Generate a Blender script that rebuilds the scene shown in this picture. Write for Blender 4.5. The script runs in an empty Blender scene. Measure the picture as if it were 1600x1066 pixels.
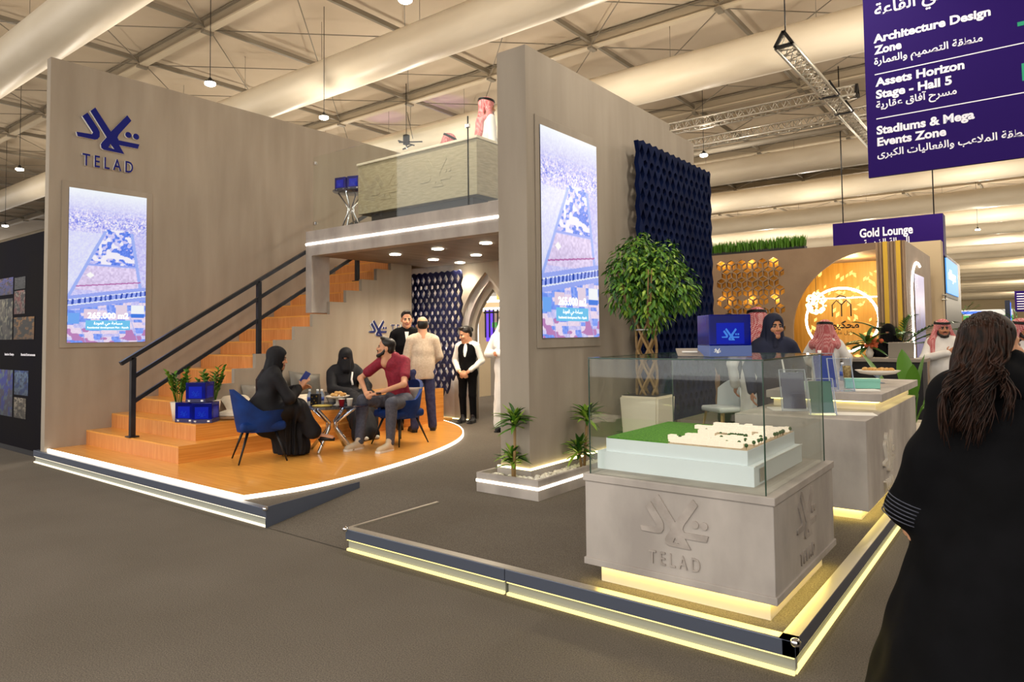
import bpy, bmesh, math, random
import numpy as np
from mathutils import Vector, Matrix
random.seed(7)
rng = np.random.default_rng(7)
SC = bpy.context.scene
COL = SC.collection
PI = math.pi

# ------------------------------------------------------------------ camera
def make_camera():
    yaw, p, r = math.radians(37.6996), math.radians(2.4624), math.radians(-.6429)
    F = Vector((-math.sin(yaw)*math.cos(p), math.cos(yaw)*math.cos(p), math.sin(p)))
    ri = Vector((math.cos(yaw), math.sin(yaw), 0)); up = ri.cross(F)
    R2 = ri*math.cos(r) + up*math.sin(r); U2 = R2.cross(F)
    c = bpy.data.cameras.new('camera'); o = bpy.data.objects.new('camera', c); COL.objects.link(o)
    o.matrix_world = Matrix(((R2.x, U2.x, -F.x, 0), (R2.y, U2.y, -F.y, 0), (R2.z, U2.z, -F.z, 1.65), (0, 0, 0, 1)))
    c.sensor_fit = 'HORIZONTAL'; c.sensor_width = 36; c.lens = 1075.2/1600*36
    c.shift_x = (800-793.25)/1600; c.shift_y = (477.87-533)/1600
    c.clip_start = .05; c.clip_end = 400
    SC.camera = o
make_camera()

# ------------------------------------------------------------------ world, exposure, general hall light
def lin(c):
    return tuple((x/12.92 if x <= .04045 else ((x+.055)/1.055)**2.4) for x in c)
def rgb(r, g, b): return lin((r/255, g/255, b/255))
W = bpy.data.worlds.new('world'); SC.world = W; W.use_nodes = True
W.node_tree.nodes['Background'].inputs[0].default_value = (1, .965, .925, 1)
W.node_tree.nodes['Background'].inputs[1].default_value = 1.55
SC.view_settings.view_transform = 'Standard'; SC.view_settings.look = 'None'
SC.view_settings.gamma = 1; SC.view_settings.use_curve_mapping = False
SC.view_settings.exposure = 0.0
SC.cycles.use_denoising = True
SC.cycles.max_bounces = 8; SC.cycles.transparent_max_bounces = 24
SC.cycles.sample_clamp_indirect = 6; SC.cycles.caustics_reflective = False; SC.cycles.caustics_refractive = False
def lamp(kind, loc, power, col=(1, .86, .68), size=.3, rot=None, spot=None, name='hall_fill'):
    l = bpy.data.lights.new(name, kind); l.energy = power; l.color = col
    if kind == 'AREA': l.size = size
    else: l.shadow_soft_size = size
    if kind == 'SPOT': l.spot_size = spot or 2; l.spot_blend = .6
    o = bpy.data.objects.new(name, l); COL.objects.link(o); o.location = loc
    if rot: o.rotation_euler = rot
    return o
LAMP_P = 150; LAMP_U = 80
# added high-bay lights without fixtures, some in view; points brighten ceiling and ducts
for X in (-26.4, -21.4, -16.5, -11.6, -6.65, -1.7, 3.2, 8.2):
    for Y in (-8, -1.5, 6.4, 11.6, 17, 27, 38, 50):
        if (X, Y) in ((-11.6, 6.4), (-6.65, 6.4), (-6.65, 17), (-21.4, 6.4)): continue
        if Y != 11.6: lamp('SPOT', (X, Y, 6.0), LAMP_P, (1, .93, .82), .1, spot=2.9)
        lamp('POINT', (X, Y, 5.8), LAMP_U*(1 if Y < 10 else 2.2 if Y < 30 else 4), (1, .89, .73), .12)
for X in (-40, -20, 0, 18):  # added far fill points, no fixtures, brighten distant ducts and end wall
    for Y in (66, 92, 120): lamp('POINT', (X, Y, 5.6), 1700, (1, .86, .64), .8)

# ------------------------------------------------------------------ materials
M = {}
def mat(name, col, rough=.5, metal=0., emit=None, es=1., alpha=1., trans=0., spec=.5, ior=1.45, coat=0., sub=0.):
    m = bpy.data.materials.new(name); m.use_nodes = True
    b = m.node_tree.nodes['Principled BSDF']
    b.inputs['Base Color'].default_value = (*col, 1); b.inputs['Roughness'].default_value = rough
    b.inputs['Metallic'].default_value = metal; b.inputs['Alpha'].default_value = alpha
    b.inputs['Transmission Weight'].default_value = trans; b.inputs['IOR'].default_value = ior
    b.inputs['Specular IOR Level'].default_value = spec; b.inputs['Coat Weight'].default_value = coat
    if emit: b.inputs['Emission Color'].default_value = (*emit, 1); b.inputs['Emission Strength'].default_value = es
    M[name] = m
    return m
def nodes(m): return m.node_tree.nodes, m.node_tree.links, m.node_tree.nodes['Principled BSDF']
def noise_mat(name, c1, c2, scale=(1, 1, 1), ns=5, detail=4, rough=.6, bump=0., bscale=None, lo=.35, hi=.65, metal=0., spec=.5, rot=(0, 0, 0), coat=0.):
    """two colours mixed by a stretched noise in object space, optional fine bump"""
    m = mat(name, c1, rough, metal, spec=spec, coat=coat); n, l, b = nodes(m)
    tc = n.new('ShaderNodeTexCoord'); mp = n.new('ShaderNodeMapping'); mp.inputs['Scale'].default_value = scale; mp.inputs['Rotation'].default_value = rot
    nz = n.new('ShaderNodeTexNoise'); nz.inputs['Scale'].default_value = ns; nz.inputs['Detail'].default_value = detail
    rp = n.new('ShaderNodeValToRGB'); e = rp.color_ramp.elements
    e[0].position = lo; e[1].position = hi; e[0].color = (*c1, 1); e[1].color = (*c2, 1)
    l.new(tc.outputs['Object'], mp.inputs[0]); l.new(mp.outputs[0], nz.inputs['Vector']); l.new(nz.outputs['Fac'], rp.inputs[0]); l.new(rp.outputs[0], b.inputs['Base Color'])
    if bump:
        bz = n.new('ShaderNodeTexNoise'); bz.inputs['Scale'].default_value = bscale or ns*4; bz.inputs['Detail'].default_value = 3
        bp = n.new('ShaderNodeBump'); bp.inputs['Strength'].default_value = bump; bp.inputs['Distance'].default_value = .01
        l.new(mp.outputs[0] if not bscale else tc.outputs['Object'], bz.inputs['Vector']); l.new(bz.outputs['Fac'], bp.inputs['Height']); l.new(bp.outputs[0], b.inputs['Normal'])
    return m
def emat(name, col, s):
    m = mat(name, (.02, .02, .02), .5, emit=col, es=s); return m
def attr_emit(name, s):
    m = mat(name, (.01, .01, .01), .25, emit=(1, 1, 1), es=s); n, l, b = nodes(m)
    a = n.new('ShaderNodeVertexColor'); a.layer_name = 'picture'; l.new(a.outputs[0], b.inputs['Emission Color']); return m
def attr_mat(name, rough=.5):
    m = mat(name, (1, 1, 1), rough); n, l, b = nodes(m)
    a = n.new('ShaderNodeVertexColor'); a.layer_name = 'picture'; l.new(a.outputs[0], b.inputs['Base Color']); return m
def glass_mat(name, tint, a=.12, rough=.02):
    """clear pane: mostly transparent with a mirror-like sheen that grows at grazing angles"""
    m = bpy.data.materials.new(name); m.use_nodes = True; n = m.node_tree.nodes; l = m.node_tree.links; n.clear()
    o = n.new('ShaderNodeOutputMaterial'); t = n.new('ShaderNodeBsdfTransparent'); t.inputs[0].default_value = (*tint, 1)
    g = n.new('ShaderNodeBsdfGlossy'); g.inputs['Roughness'].default_value = rough; g.inputs[0].default_value = (1, 1, 1, 1)
    f = n.new('ShaderNodeLayerWeight'); f.inputs[0].default_value = .5
    p5 = n.new('ShaderNodeMath'); p5.operation = 'POWER'; p5.inputs[1].default_value = 4; l.new(f.outputs['Facing'], p5.inputs[0])
    ma = n.new('ShaderNodeMath'); ma.operation = 'MULTIPLY_ADD'; ma.inputs[1].default_value = .5; ma.inputs[2].default_value = .035; l.new(p5.outputs[0], ma.inputs[0])
    mx = n.new('ShaderNodeMixShader'); l.new(ma.outputs[0], mx.inputs[0]); l.new(t.outputs[0], mx.inputs[1]); l.new(g.outputs[0], mx.inputs[2]); l.new(mx.outputs[0], o.inputs[0])
    M[name] = m; return m

# ------------------------------------------------------------------ mesh helpers
class MB:
    def __init__(s): s.v = []; s.f = []; s.m = []; s.sm = []
    def add(s, vs, fs, m=0, smooth=False):
        k = len(s.v); s.v += [tuple(v) for v in vs]; s.f += [tuple(i+k for i in f) for f in fs]; s.m += [m]*len(fs); s.sm += [smooth]*len(fs); return s
    def box(s, x0, x1, y0, y1, z0, z1, m=0):
        return s.add([(x0, y0, z0), (x1, y0, z0), (x1, y1, z0), (x0, y1, z0), (x0, y0, z1), (x1, y0, z1), (x1, y1, z1), (x0, y1, z1)],
                     [(3, 2, 1, 0), (4, 5, 6, 7), (0, 1, 5, 4), (1, 2, 6, 5), (2, 3, 7, 6), (3, 0, 4, 7)], m)
    def rbox(s, x0, x1, y0, y1, z0, z1, r=.01, m=0, seg=2):
        bm = bmesh.new(); bmesh.ops.create_cube(bm, size=1)
        for v in bm.verts: v.co = ((x0+x1)/2+v.co.x*(x1-x0), (y0+y1)/2+v.co.y*(y1-y0), (z0+z1)/2+v.co.z*(z1-z0))
        bmesh.ops.bevel(bm, geom=bm.edges[:], offset=r, segments=seg, affect='EDGES', profile=.5)
        return s.bm(bm, m)
    def bm(s, bm, m=0, smooth=False, mtx=None):
        if mtx: bmesh.ops.transform(bm, matrix=mtx, verts=bm.verts)
        bm.verts.index_update()
        s.add([v.co for v in bm.verts], [[v.index for v in f.verts] for f in bm.faces], m, smooth); bm.free(); return s
    def quad(s, a, b, c, d, m=0): return s.add([a, b, c, d], [(0, 1, 2, 3)], m)
    def prism(s, poly, z0, z1, m=0):
        """vertical prism of a counter-clockwise polygon"""
        n = len(poly); vs = [(x, y, z0) for x, y in poly]+[(x, y, z1) for x, y in poly]
        return s.add(vs, [tuple(range(n-1, -1, -1)), tuple(range(n, 2*n))]+[(i, (i+1) % n, n+(i+1) % n, n+i) for i in range(n)], m)
    def tube(s, pts, r, seg=8, m=0, cap=True, smooth=True):
        pts = [Vector(p) for p in pts]; n = len(pts); rs = r if hasattr(r, '__len__') else [r]*n
        vs = []; fs = []; prev = None
        for i, p in enumerate(pts):
            d = (pts[min(i+1, n-1)]-pts[max(i-1, 0)]).normalized()
            if prev is None:
                a = d.orthogonal().normalized()
            else:
                a = (prev-d*prev.dot(d)); a = a.normalized() if a.length > 1e-6 else d.orthogonal().normalized()
            prev = a; b = d.cross(a)
            for k in range(seg):
                t = 2*PI*k/seg; vs.append(p+(a*math.cos(t)+b*math.sin(t))*rs[i])
        for i in range(n-1):
            for k in range(seg):
                fs.append((i*seg+k, i*seg+(k+1) % seg, (i+1)*seg+(k+1) % seg, (i+1)*seg+k))
        if cap: fs += [tuple(range(seg-1, -1, -1)), tuple(range((n-1)*seg, n*seg))]
        return s.add(vs, fs, m, smooth)
    def bar(s, a, b, w, h, up=(0, 0, 1), m=0):
        """rectangular bar from a to b, w across, h along up"""
        a = Vector(a); b = Vector(b); d = (b-a).normalized(); u = Vector(up); u = (u-d*u.dot(d)).normalized(); x = d.cross(u)
        vs = [p+x*i*w/2+u*j*h/2 for p in (a, b) for i, j in ((-1, -1), (1, -1), (1, 1), (-1, 1))]
        return s.add(vs, [(3, 2, 1, 0), (4, 5, 6, 7), (0, 1, 5, 4), (1, 2, 6, 5), (2, 3, 7, 6), (3, 0, 4, 7)], m)
    def lathe(s, prof, c=(0, 0, 0), seg=24, m=0, smooth=True):
        """profile of (radius, z)"""
        vs = []; fs = []; n = len(prof)
        for r, z in prof:
            for k in range(seg): t = 2*PI*k/seg; vs.append((c[0]+r*math.cos(t), c[1]+r*math.sin(t), c[2]+z))
        for i in range(n-1):
            for k in range(seg): fs.append((i*seg+k, i*seg+(k+1) % seg, (i+1)*seg+(k+1) % seg, (i+1)*seg+k))
        fs += [tuple(range(seg-1, -1, -1)), tuple(range((n-1)*seg, n*seg))]
        return s.add(vs, fs, m, smooth)
    def ball(s, c, r, m=0, seg=12, rings=8):
        r = r if hasattr(r, '__len__') else (r, r, r)
        bm = bmesh.new(); bmesh.ops.create_uvsphere(bm, u_segments=seg, v_segments=rings, radius=1)
        for v in bm.verts: v.co = (c[0]+v.co.x*r[0], c[1]+v.co.y*r[1], c[2]+v.co.z*r[2])
        return s.bm(bm, m, True)
    def grid(s, P, m=0, smooth=True):
        """P[i][j] points"""
        n, k = len(P), len(P[0])
        return s.add([p for r in P for p in r], [(i*k+j, (i+1)*k+j, (i+1)*k+j+1, i*k+j+1) for i in range(n-1) for j in range(k-1)], m, smooth)
    def leaf(s, base, tip, w, up=(0, 0, 1), droop=0., m=0, n=4, fold=.25):
        base = Vector(base); tip = Vector(tip); d = tip-base; L = d.length; d.normalize(); u = Vector(up); x = d.cross(u)
        x = x.normalized() if x.length > 1e-4 else d.orthogonal().normalized(); u = x.cross(d)
        P = []
        for i in range(n+1):
            t = i/n; ww = w*math.sin(PI*min(1, max(.04, .12+.88*t)))**.8 if i < n else w*.02
            c = base+d*L*t-Vector((0, 0, droop*L*t*t))
            P.append((c-x*ww/2+u*ww*fold, c, c+x*ww/2+u*ww*fold))
        return s.grid(P, m)
    def build(s, name, mats, parent=None, loc=None, rotz=0, bevel=0, cols=None):
        me = bpy.data.meshes.new(name); me.from_pydata(s.v, [], s.f); me.update()
        for x in (mats if isinstance(mats, (list, tuple)) else [mats]): me.materials.append(x if not isinstance(x, str) else M[x])
        me.polygons.foreach_set('material_index', s.m); me.polygons.foreach_set('use_smooth', s.sm)
        return link(name, me, parent, loc, rotz, bevel)
def link(name, me, parent=None, loc=None, rotz=0, bevel=0):
    o = bpy.data.objects.new(name, me); COL.objects.link(o)
    if parent is not None: o.parent = parent
    if loc is not None: o.location = loc
    if rotz: o.rotation_euler = (0, 0, rotz)
    if bevel:
        b = o.modifiers.new('bevel', 'BEVEL'); b.width = bevel; b.segments = 2; b.limit_method = 'ANGLE'
    return o
def tag(o, label, cat, group=None):
    o['label'] = label; o['category'] = cat
    if group: o['group'] = group
    return o
def thing(name, label, cat, loc=(0, 0, 0), rotz=0, group=None):
    o = bpy.data.objects.new(name, None); COL.objects.link(o); o.location = loc; o.rotation_euler = (0, 0, rotz); o.empty_display_size = .1
    return tag(o, label, cat, group)
def struct(o): o['kind'] = 'structure'; return o
def dup(root, loc, rotz, label, group=None):
    r = root.copy(); COL.objects.link(r); r.location = loc; r.rotation_euler = (0, 0, rotz); r['label'] = label
    if group: r['group'] = group
    for ch in list(root.children):
        c = ch.copy(); COL.objects.link(c); c.parent = r
        for g in list(ch.children):
            d = g.copy(); COL.objects.link(d); d.parent = c
    return r
def curve_mesh(name, polys, depth):
    """flat filled outlines (outer loops and holes) in XY, thickness 2*depth, as a mesh datablock"""
    c = bpy.data.curves.new(name, 'CURVE'); c.dimensions = '2D'; c.fill_mode = 'BOTH'; c.extrude = depth
    for p in polys:
        s = c.splines.new('POLY'); s.points.add(len(p)-1); s.use_cyclic_u = True
        for q, (x, y) in zip(s.points, p): q.co = (x, y, 0, 1)
    return _bake(c, name)
def _bake(c, name):
    o = bpy.data.objects.new('tmp', c); COL.objects.link(o); bpy.context.view_layer.update()
    me = bpy.data.meshes.new_from_object(o.evaluated_get(bpy.context.evaluated_depsgraph_get())); me.name = name
    bpy.data.objects.remove(o); bpy.data.curves.remove(c); me.materials.clear(); return me
# Arabic letters: joined forms from the presentation blocks, laid out right to left
_AR = {'\u0627': (0xFE8D, 0), '\u0622': (0xFE81, 0), '\u0628': (0xFE8F, 1), '\u0629': (0xFE93, 0), '\u062A': (0xFE95, 1), '\u062D': (0xFEA1, 1), '\u062F': (0xFEA9, 0), '\u0631': (0xFEAD, 0), '\u0632': (0xFEAF, 0), '\u0633': (0xFEB1, 1), '\u0635': (0xFEB9, 1), '\u0637': (0xFEC1, 1), '\u0639': (0xFEC9, 1), '\u0641': (0xFED1, 1), '\u0642': (0xFED5, 1), '\u0643': (0xFED9, 1), '\u0644': (0xFEDD, 1), '\u0645': (0xFEE1, 1), '\u0646': (0xFEE5, 1), '\u0647': (0xFEE9, 1), '\u0648': (0xFEED, 0), '\u0649': (0xFEEF, 0), '\u064A': (0xFEF1, 1), '\u0636': (0xFEBD, 1), '\u0630': (0xFEAB, 0)}
def arabic(s):
    out = []
    i = 0
    while i < len(s):
        ch = s[i]
        if ch == '\u0644' and i+1 < len(s) and s[i+1] == '\u0627':
            pj = i > 0 and s[i-1] in _AR and _AR[s[i-1]][1]; out.append(chr(0xFEFC if pj else 0xFEFB)); i += 2; continue
        if ch not in _AR: out.append(ch); i += 1; continue
        b, dual = _AR[ch]; pj = i > 0 and s[i-1] in _AR and _AR[s[i-1]][1]; nj = dual and i+1 < len(s) and s[i+1] in _AR
        out.append(chr(b+(3 if pj and nj else 2 if nj else 1 if pj else 0))); i += 1
    return ''.join(reversed(out))
def text_mesh(body, size, depth=.002, bold=0., align='LEFT', sx=1.):
    c = bpy.data.curves.new('text', 'FONT'); c.body = body; c.size = size; c.extrude = depth; c.offset = bold; c.align_x = align; c.resolution_u = 3
    me = _bake(c, 'lettering')
    if sx != 1: me.transform(Matrix.Diagonal((sx, 1, 1, 1)))
    return me
def width(me):
    xs = [v.co.x for v in me.vertices]; return max(xs)-min(xs) if xs else 1
def join_meshes(name, items):
    """[(mesh, matrix)] -> one mesh"""
    bm = bmesh.new()
    for me, mx in items:
        k = me.copy(); k.transform(mx); bm.from_mesh(k); bpy.data.meshes.remove(k)
    me = bpy.data.meshes.new(name); bm.to_mesh(me); bm.free(); return me
def frame(o, xdir, ydir):
    """matrix whose local x,y lie along xdir,ydir at origin o"""
    x = Vector(xdir).normalized(); y = Vector(ydir).normalized(); z = x.cross(y)
    return Matrix(((x.x, y.x, z.x, o[0]), (x.y, y.y, z.y, o[1]), (x.z, y.z, z.z, o[2]), (0, 0, 0, 1)))
def picture(name, w, h, nx, ny, fn, mats):
    """flat grid in XY (0..w, 0..h) with per-vertex colours from fn(u,v) arrays -> mesh"""
    u, v = np.meshgrid(np.linspace(0, 1, nx), np.linspace(0, 1, ny), indexing='ij')
    me = bpy.data.meshes.new(name)
    vs = np.stack([u*w, v*h, 0*u], -1).reshape(-1, 3); idx = np.arange(nx*ny).reshape(nx, ny)
    fs = np.stack([idx[:-1, :-1], idx[1:, :-1], idx[1:, 1:], idx[:-1, 1:]], -1).reshape(-1, 4)
    me.from_pydata(vs.tolist(), [], fs.tolist()); col = fn(u, v).reshape(-1, 3)
    a = me.color_attributes.new('picture', 'FLOAT_COLOR', 'POINT'); a.data.foreach_set('color', np.concatenate([col, np.ones((len(col), 1))], 1).astype(np.float32).ravel())
    me.materials.append(M[mats]); return me
# ------------------------------------------------------------------ material library
noise_mat('hall_carpet', rgb(124, 115, 103), rgb(150, 141, 128), ns=2.2, detail=3, rough=.95, bump=.35, bscale=160, spec=.1)
def carpet(name, c1, c2):
    m = noise_mat(name, c1, c2, ns=130, detail=2, rough=.95, bump=.5, bscale=220, lo=.3, hi=.7, spec=.1)
    n, l, b = nodes(m); big = n.new('ShaderNodeTexNoise'); big.inputs['Scale'].default_value = .9; big.inputs['Detail'].default_value = 4
    mx = n.new('ShaderNodeMix'); mx.data_type = 'RGBA'; mx.blend_type = 'MULTIPLY'; mx.inputs[0].default_value = 1
    rp = n.new('ShaderNodeValToRGB'); rp.color_ramp.elements[0].color = (.82, .81, .79, 1); rp.color_ramp.elements[1].color = (1, 1, 1, 1); rp.color_ramp.elements[0].position = .3; rp.color_ramp.elements[1].position = .7
    tc = [x for x in n if x.type == 'TEX_COORD'][0]; ramp = [x for x in n if x.type == 'VALTORGB'][0]
    l.new(tc.outputs['Object'], big.inputs['Vector']); l.new(big.outputs['Fac'], rp.inputs[0]); l.new(ramp.outputs[0], mx.inputs[6]); l.new(rp.outputs[0], mx.inputs[7]); l.new(mx.outputs[2], b.inputs['Base Color'])
    return m
carpet('hall_carpet_pile', rgb(92, 86, 78), rgb(128, 120, 110))
carpet('booth_carpet', rgb(86, 80, 72), rgb(122, 114, 104))
noise_mat('concrete', rgb(150, 139, 125), rgb(172, 161, 146), scale=(1.3, 1.3, .2), ns=3.0, detail=8, rough=.75, bump=.06, bscale=30, lo=.22, hi=.82, spec=.2)
noise_mat('pale_concrete', rgb(158, 150, 143), rgb(186, 178, 170), scale=(1, 1, .5), ns=3, detail=7, rough=.7, bump=.05, bscale=40, spec=.2)
noise_mat('counter_stone', rgb(166, 153, 124), rgb(188, 175, 145), scale=(.6, .6, 4), ns=14, detail=5, rough=.6, bump=.25, bscale=24, spec=.2)
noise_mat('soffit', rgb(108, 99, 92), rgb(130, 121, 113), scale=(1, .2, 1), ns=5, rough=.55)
noise_mat('plank', rgb(222, 150, 62), rgb(238, 174, 84), scale=(.35, 6, 6), ns=5, detail=4, rough=.28, spec=.45, coat=.3)
noise_mat('plank_side', rgb(214, 140, 58), rgb(232, 164, 80), scale=(6, .3, 14), ns=4, detail=4, rough=.42)
noise_mat('riser', rgb(204, 130, 66), rgb(222, 156, 92), scale=(16, 1, .6), ns=4, detail=4, rough=.42)
noise_mat('tent_fabric', rgb(196, 180, 158), rgb(208, 193, 172), ns=.5, rough=.8, spec=.1)
noise_mat('duct_fabric', rgb(228, 214, 190), rgb(240, 228, 206), scale=(.3, 1, 1), ns=2, rough=.42, spec=.35)
mat('beam_white', rgb(206, 192, 168), .5); mat('beam_grey', rgb(132, 123, 108), .5); mat('beam_mid', rgb(170, 157, 136), .5)
mat('black_metal', rgb(30, 30, 33), .35, .3); mat('dark_paint', rgb(24, 22, 26), .5); mat('charcoal', rgb(52, 48, 46), .6)
noise_mat('rail_metal', rgb(44, 46, 52), rgb(58, 60, 66), ns=3, rough=.32, metal=.5)
mat('alu_blue', rgb(104, 112, 130), .35, .6); mat('alu', rgb(190, 184, 172), .35, .7); mat('chrome', rgb(225, 225, 228), .08, 1.)
mat('frosted', rgb(150, 152, 142), .5); mat('white_paint', rgb(232, 238, 242), .45); mat('cream', rgb(232, 220, 196), .6)
mat('logo_blue', rgb(22, 28, 116), .5, spec=.1); mat('white_gloss', rgb(250, 250, 248), .25); mat('navy', rgb(30, 40, 96), .4)
emat('led_white', (1, .88, .70), 5); emat('led_edge', (1, .88, .66), 1.5); emat('led_under', (1, .78, .20), 26); emat('led_warm', (1, .80, .28), 1.8); emat('led_cool', (1, .92, .84), 14); emat('lamp_glow', (1, .90, .70), 40); emat('led_cream', (1, .84, .38), 6)
glass_mat('pane', (.965, .985, .972)); glass_mat('acrylic', (.92, .95, 1.)); glass_mat('dark_acrylic', (.55, .62, .78))
mat('leaf', rgb(84, 132, 34), .45, sub=.0); mat('leaf_dark', rgb(44, 86, 26), .4); mat('leaf_pale', rgb(142, 174, 60), .45); mat('stem', rgb(150, 120, 76), .7)

# ------------------------------------------------------------------ logo outlines (unit width)
LOGO = [[(-0.416, 0.151), (-0.337, 0.23), (-0.17, -0.003), (-0.146, -0.054), (-0.145, -0.133), (-0.181, -0.187), (-0.232, -0.201), (-0.48, -0.197), (-0.499, -0.128), (-0.266, -0.117), (-0.249, -0.085)],
        [(-0.296, 0.266), (-0.22, 0.345), (0.028, -0.007), (0.29, 0.34), (0.36, 0.261), (0.157, -0.029), (0.136, -0.085), (0.158, -0.127), (0.499, -0.126), (0.472, -0.21), (0.166, -0.21), (0.25, -0.349), (-0.08, -0.341), (-0.118, -0.316), (-0.127, -0.258), (-0.102, -0.209), (-0.037, -0.119)],
        [(0.024, -0.218), (-0.008, -0.287), (0.086, -0.296)]]
for cx in (.312, .441): LOGO.append([(cx+.052*math.cos(2*PI*k/16), .052*math.sin(2*PI*k/16)) for k in range(16)])
def logo_mesh(w, depth): return curve_mesh('emblem', [[(x*w, y*w) for x, y in p] for p in LOGO], depth)
def word_mesh(w, depth, bold=.012):
    me = text_mesh('TELAD', 1, 0, 0); k = w/width(me); bpy.data.meshes.remove(me)
    me = text_mesh('T E L A D', k*.92, depth, bold*k*.9, 'CENTER', 1)
    s = w/width(me); me.transform(Matrix.Diagonal((s, 1.12, 1, 1))); return me

# ------------------------------------------------------------------ the hall
m = MB().box(-60, 30, -16, 150, -.1, 0); struct(m.build('floor', 'hall_carpet_pile'))
CZ = 8.55; HB = 6.6
m = MB().box(-60, 30, -3, 150, CZ, CZ+.1); struct(m.build('ceiling', 'tent_fabric'))
mat('far_wall', rgb(204, 184, 150), .8)
m = MB().box(-60, 30, 149, 149.2, 0, CZ); struct(m.build('wall_back', 'far_wall'))
mat('side_wall_grey', rgb(96, 86, 74), .9); struct(MB().box(30, 30.2, -16, 150, 0, CZ).build('wall_right.001', 'side_wall_grey'))  # unseen dark side wall, put in to block world light from the right
beamY = [HB*(.241+.905*k) for k in range(0, 25)]; purX = [HB*(.157-.4525*k) for k in range(-3, 16)]
m = MB()
for y in beamY:
    z = 1.65+HB
    m.box(-58, 29, y-.085, y+.085, z-.02, z+.015, 0); m.box(-58, 29, y-.085, y+.085, z+.23, z+.26, 1); m.box(-58, 29, y-.03, y+.03, z+.0, z+.24, 2)
struct(m.build('trim_1', ['beam_white', 'beam_grey', 'beam_mid']))
m = MB()
for x in purX:
    for a, b in zip(beamY[:-1], beamY[1:]): m.box(x-.035, x+.035, a+.1, b-.1, 8.32, 8.42, 0)
struct(m.build('trim_2', ['beam_grey']))
m = MB(); h = HB*.4525
for y in beamY[:8]:
    for i, x in enumerate(purX[:-1]):
        for yy in (y, y+h):
            a = (x-.05, yy+.1, 8.28); b = (purX[i+1]+.05, yy+h-.1, 8.28); c = (x-.05, yy+h-.1, 8.27); d = (purX[i+1]+.05, yy+.1, 8.27)
            m.tube([a, b], .012, 4); m.tube([c, d], .012, 4)
    for x in purX: m.box(x-.06, x+.06, y-.12, y+.12, 8.18, 8.24)
struct(m.build('trim_3', ['beam_grey']))
ORD = ['first', 'second', 'third', 'fourth', 'fifth', 'sixth', 'seventh', 'eighth', 'ninth', 'tenth', 'eleventh', 'twelfth', 'thirteenth', 'fourteenth', 'fifteenth', 'sixteenth']
ORDN = lambda i: ORD[i] if i < 16 else ('%dth' % (i+1) if (i+1) % 10 not in (1, 2, 3) else '%d%s' % (i+1, {1: 'st', 2: 'nd', 3: 'rd'}[(i+1) % 10]))
HD = 5.6; dY = [HD*.839, HD*1.651, HD*2.49, HD*4.2, HD*5.15, HD*6.32, HD*7.22]
while dY[-1] < 140: dY.append(dY[-1]+HD*.9)
for i, y in enumerate(dY):
    r = .42 if i != 1 else .385; n = 44; m = MB(); m.tube([(x, y, 1.65+HD) for x in np.linspace(-58, 29, n)], [r*(1+.006*math.sin(k*2.3)) for k in range(n)], 28)
    t = thing('ventilation_duct', 'white fabric ventilation duct under the roof, %s from the camera' % ORDN(i) if i > 2 else ('white ventilation duct crossing the top left corner', 'white ventilation duct passing over the tall grey wall with the emblem', 'white ventilation duct behind the balcony and screen pillar')[i], 'duct', (0, 0, 0), 0, 'fabric ducts under the roof')
    m.build('sleeve', 'duct_fabric', t)
    if i < 7:
        for x in np.arange(-30.2, 12, 3.0): MB().tube([(x, y, 1.65+HD+r-.02), (x, y, 8.55)], .006, 5).build('hanger', 'beam_grey', t)
def pendant(x, y, z, label):
    t = thing('pendant_lamp', label, 'lamp', (x, y, z), 0, 'high bay pendant lamps of the hall')
    MB().lathe([(.012, .12), (.03, .10), (.04, .07), (.08, .05), (.095, .03), (.095, .02)], seg=20).build('housing', 'black_metal', t)
    MB().lathe([(.09, .028), (.092, -.012), (.07, -.028)], seg=20).build('diffuser', 'lamp_glow', t)
    MB().tube([(0, 0, .11), (0, 0, 8.55-z)], .007, 5).build('cable', 'black_metal', t)
    lamp('SPOT', (x, y, z-.05), LAMP_P, (1, .93, .82), .08, spot=2.9, name='lamp_light'); lamp('POINT', (x, y, z-.4), LAMP_U, (1, .90, .76), .1, name='lamp_light')
pendant(-11.58, 6.36, 6.2, 'glowing pendant lamp above the top edge of the tall emblem wall')
pendant(-11.59, 8.84, 6.2, 'glowing pendant lamp just below the big duct, above the balcony end of the logo wall')
pendant(-6.64, 6.4, 6.2, 'glowing pendant lamp cut off by the top edge of the picture')
pendant(-6.37, 16.16, 6.0, 'glowing pendant lamp below the roof trusses, right of the screen pillar')
pendant(-21.3, 6.42, 6.2, 'glowing pendant lamp at the far left, left of the logo wall')
pendant(-28.0, 8.05, 5.6, 'small pendant lamp at the far left just above the black display wall')
for x, y in ((3.6, 27), (5.5, 40), (-2, 36)): pendant(x, y, 6.0, {27: 'tiny pendant lamp at the right under the far ducts', 40: 'tiny distant pendant lamp above the dark-haired woman', 36: 'tiny distant pendant lamp between the far ducts behind the brown booth'}[y])

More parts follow.
